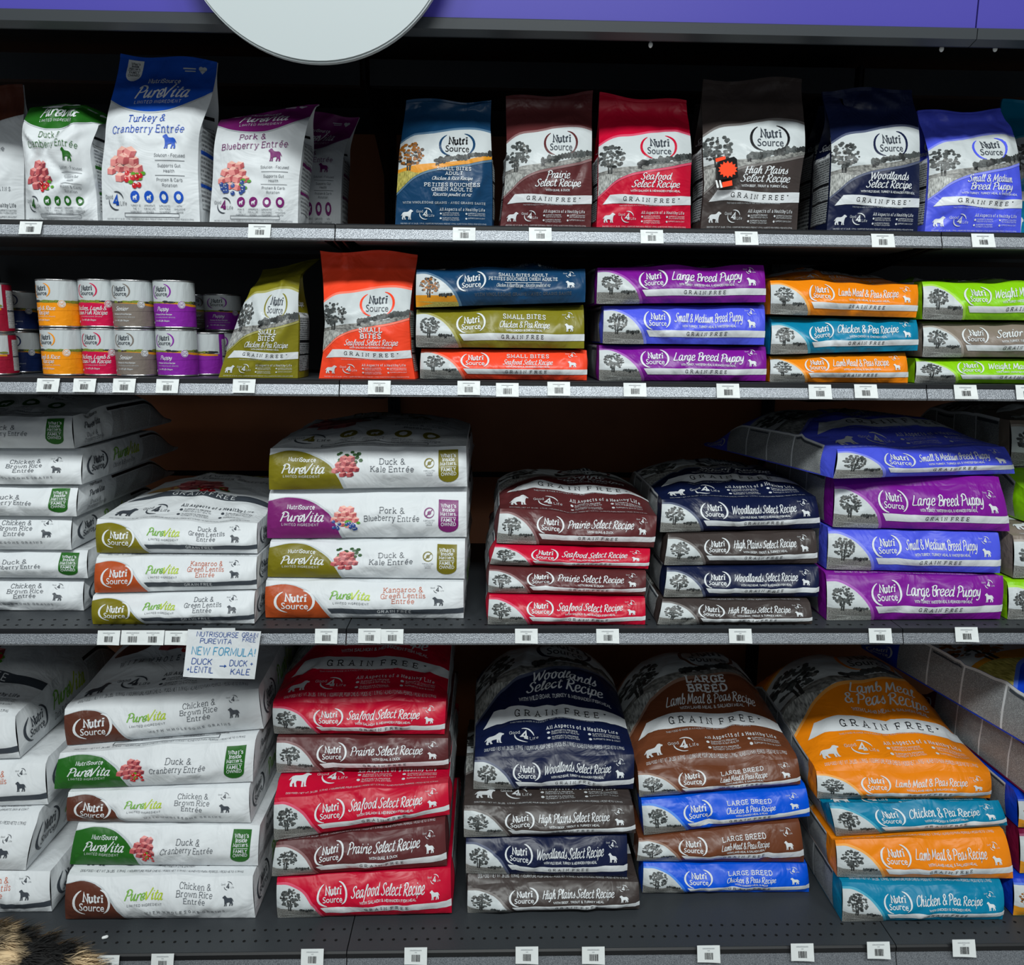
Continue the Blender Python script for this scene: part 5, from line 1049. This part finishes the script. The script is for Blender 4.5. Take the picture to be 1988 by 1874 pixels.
# handwritten note taped to the third shelf edge
c4 = [at(365, 1222, -.020), at(507, 1226, -.020), at(493, 1321, -.030), at(357, 1312, -.034)]
G = np.empty((11, 13, 3))
for j in range(11):
    for i in range(13):
        a, b = i/12, j/10
        G[j, i] = (c4[3]*(1-a)+c4[2]*a)*(1-b)+(c4[0]*(1-a)+c4[1]*a)*b
        G[j, i, 1] += -.006*math.sin(a*3.0+1.2)*(1-b)**1.5
art = Art(1.5, 1.0)
art.text('NUTRISOURSE', 'marker', .62, .86, .10, 'blueink', 3, maxw=.85); art.text('PUREVITA', 'marker', .60, .72, .10, 'blueink', 3); art.text('GRAIN', 'marker', 1.28, .88, .085, 'blueink', 3, maxw=.32); art.text('FREE', 'marker', 1.28, .78, .085, 'blueink', 3, maxw=.3)
art.text('NEW FORMULA!', 'marker', .78, .48, .16, 'aqua', 3, maxw=1.3); art.text('DUCK', 'marker', .36, .28, .12, 'blueink', 3); art.text('+LENTIL', 'marker', .34, .11, .12, 'blueink', 3, maxw=.55); art.text('>', 'marker', .80, .20, .14, 'blueink', 3, maxw=.3); art.text('DUCK +', 'marker', 1.18, .27, .12, 'blueink', 3, maxw=.48); art.text('KALE', 'marker', 1.18, .09, .12, 'blueink', 3)
nt_ = empty('paper_note', c4[0].tolist(), 'handwritten white paper note in blue marker hanging from the third shelf edge', 'note')
panel('sheet', G, 'white', art, nt_)
p1, p2 = c4[0], c4[1]
bm = bmesh.new(); bx(bm, p1[0]+.03, p1[0]+.10, -.0215, -.0205, p1[2]-.010, p1[2]+.003); obj('tape', bm, film('clear_tape', (214, 218, 220), .25, 0), nt_, [-x for x in nt_.location])
# scrap on the bottom shelf
p = at_z(204, 1820, Z_DECK+.004); bm = bmesh.new(); bmesh.ops.create_icosphere(bm, subdivisions=2, radius=.006)
for v_ in bm.verts: v_.co = Vector((v_.co.x*1.0+v_.co.y*.5, v_.co.y*.8, v_.co.z*.6+.0006*math.sin(v_.co.x*900)))
tag(obj('paper_scrap', bm, film('white_plastic', (232, 234, 234), .4, 0), None, p.tolist(), True), 'tiny white scrap lying on the bottom shelf among the perforations', 'scrap')

# ------------------------------------------------------------------ dog standing in the aisle, only its back in view
dc = at(20, 1850, -.50)
dx, dz = float(dc[0]), float(dc[2])
FUR = mottled('shaggy_coat', (20, 19, 19), (214, 188, 148), 9, .85, .44, .56, detail=3)
def skin_mesh(verts, edges, rad, root):
    me = bpy.data.meshes.new('dog_body'); me.from_pydata(verts, edges, [])
    o = bpy.data.objects.new('dog_body', me); COL.objects.link(o)
    m = o.modifiers.new('skin', 'SKIN'); m.use_smooth_shade = True
    for i, v_ in enumerate(me.skin_vertices[0].data):
        v_.radius = (rad[i], rad[i]*1.05); v_.use_root = (i == root); v_.use_loose = False
    s_ = o.modifiers.new('sub', 'SUBSURF'); s_.levels = 2; s_.render_levels = 2
    dg = bpy.context.evaluated_depsgraph_get(); out = bpy.data.meshes.new_from_object(o.evaluated_get(dg))
    bpy.data.objects.remove(o); return out
zt_ = dz+.035                      # height of the back
# pelvis, spine to the left, neck, head, muzzle; legs; tail
Vd = [(0, 0, zt_-.10), (-.17, 0, zt_-.105), (-.36, 0, zt_-.12), (-.46, 0, zt_-.06), (-.54, 0, zt_+.04), (-.62, 0, zt_+.07), (-.70, 0, zt_+.03), (-.745, 0, zt_+.02),
      (.03, .075, zt_-.20), (-.01, .085, zt_*.52), (.07, .085, zt_*.28), (.05, .085, .05), (.01, .085, .022), (.03, -.075, zt_-.20), (-.01, -.085, zt_*.52), (.07, -.085, zt_*.28), (.05, -.085, .05), (.01, -.085, .022),
      (-.37, .07, zt_-.22), (-.36, .075, zt_*.42), (-.37, .075, .06), (-.40, .075, .022), (-.37, -.07, zt_-.22), (-.36, -.075, zt_*.42), (-.37, -.075, .06), (-.40, -.075, .022), (.10, 0, zt_-.07), (.20, 0, zt_-.14), (.27, 0, zt_-.22)]
Ed = [(0, 1), (1, 2), (2, 3), (3, 4), (4, 5), (5, 6), (6, 7), (0, 8), (8, 9), (9, 10), (10, 11), (11, 12), (0, 13), (13, 14), (14, 15), (15, 16), (16, 17), (2, 18), (18, 19), (19, 20), (20, 21), (2, 22), (22, 23), (23, 24), (24, 25), (0, 26), (26, 27), (27, 28)]
Rd = [.095, .10, .12, .085, .075, .075, .042, .026, .07, .045, .028, .024, .02, .07, .045, .028, .024, .02, .06, .036, .026, .022, .06, .036, .026, .022, .03, .022, .012]
body = skin_mesh(Vd, Ed, Rd, 0)
root = empty('dog', (dx-.02, -.50, 0), 'shaggy black and cream dog standing in the aisle, only its back in view', 'dog')
body.materials.append(FUR)
bo = link_mesh('body', body, root)
# ears
bm = bmesh.new()
for s_ in (-1, 1):
    b0 = len(bm.verts); bmesh.ops.create_icosphere(bm, subdivisions=2, radius=.035, matrix=Matrix.Translation((-.60, s_*.075, zt_+.06)) @ Matrix.Diagonal((.8, .35, 1.5, 1)))
obj('ears', bm, FUR, root, smooth=True)
# coat: fine tapered locks rooted on the back
nv = len(body.vertices); co = np.zeros(nv*3); body.vertices.foreach_get('co', co); co = co.reshape(-1, 3)
polys = [(p.center.copy(), p.normal.copy(), p.area, [body.vertices[i].co.copy() for i in p.vertices]) for p in body.polygons]
rnd = random.Random(8); HV, HF, n = [], [], 0
for c_, nrm, ar, vs in polys:
    if c_.z < zt_-.30: continue
    cnt = ar*(90000 if c_.x > -.3 else 25000); cnt = int(cnt)+(1 if rnd.random() < cnt % 1 else 0)
    for _ in range(cnt):
        w = [rnd.random()**.8 for _v in vs]; s_ = sum(w); p = sum((v_*(q/s_) for v_, q in zip(vs, w)), Vector())
        ln = rnd.uniform(.018, .042)
        dr = (nrm*rnd.uniform(.35, .8)+Vector((.9, rnd.uniform(-.4, .4), -.25))+Vector((rnd.uniform(-.3, .3), rnd.uniform(-.3, .3), rnd.uniform(-.3, .3)))).normalized()
        sdv = dr.cross(nrm); sdv = (sdv.normalized() if sdv.length > 1e-4 else Vector((0, 1, 0)))*rnd.uniform(.0007, .0014)
        m1 = p+dr*ln*.55; m2 = p+dr*ln+Vector((0, 0, -.005))
        HV += [p-sdv, p+sdv, m1+sdv*.7, m1-sdv*.7, m2]; HF += [(n, n+1, n+2, n+3), (n+3, n+2, n+4)]; n += 5
me = bpy.data.meshes.new('coat'); me.from_pydata([tuple(v_) for v_ in HV], [], HF); me.materials.append(FUR)
fo = link_mesh('coat', me, root); fo['kind'] = 'stuff'
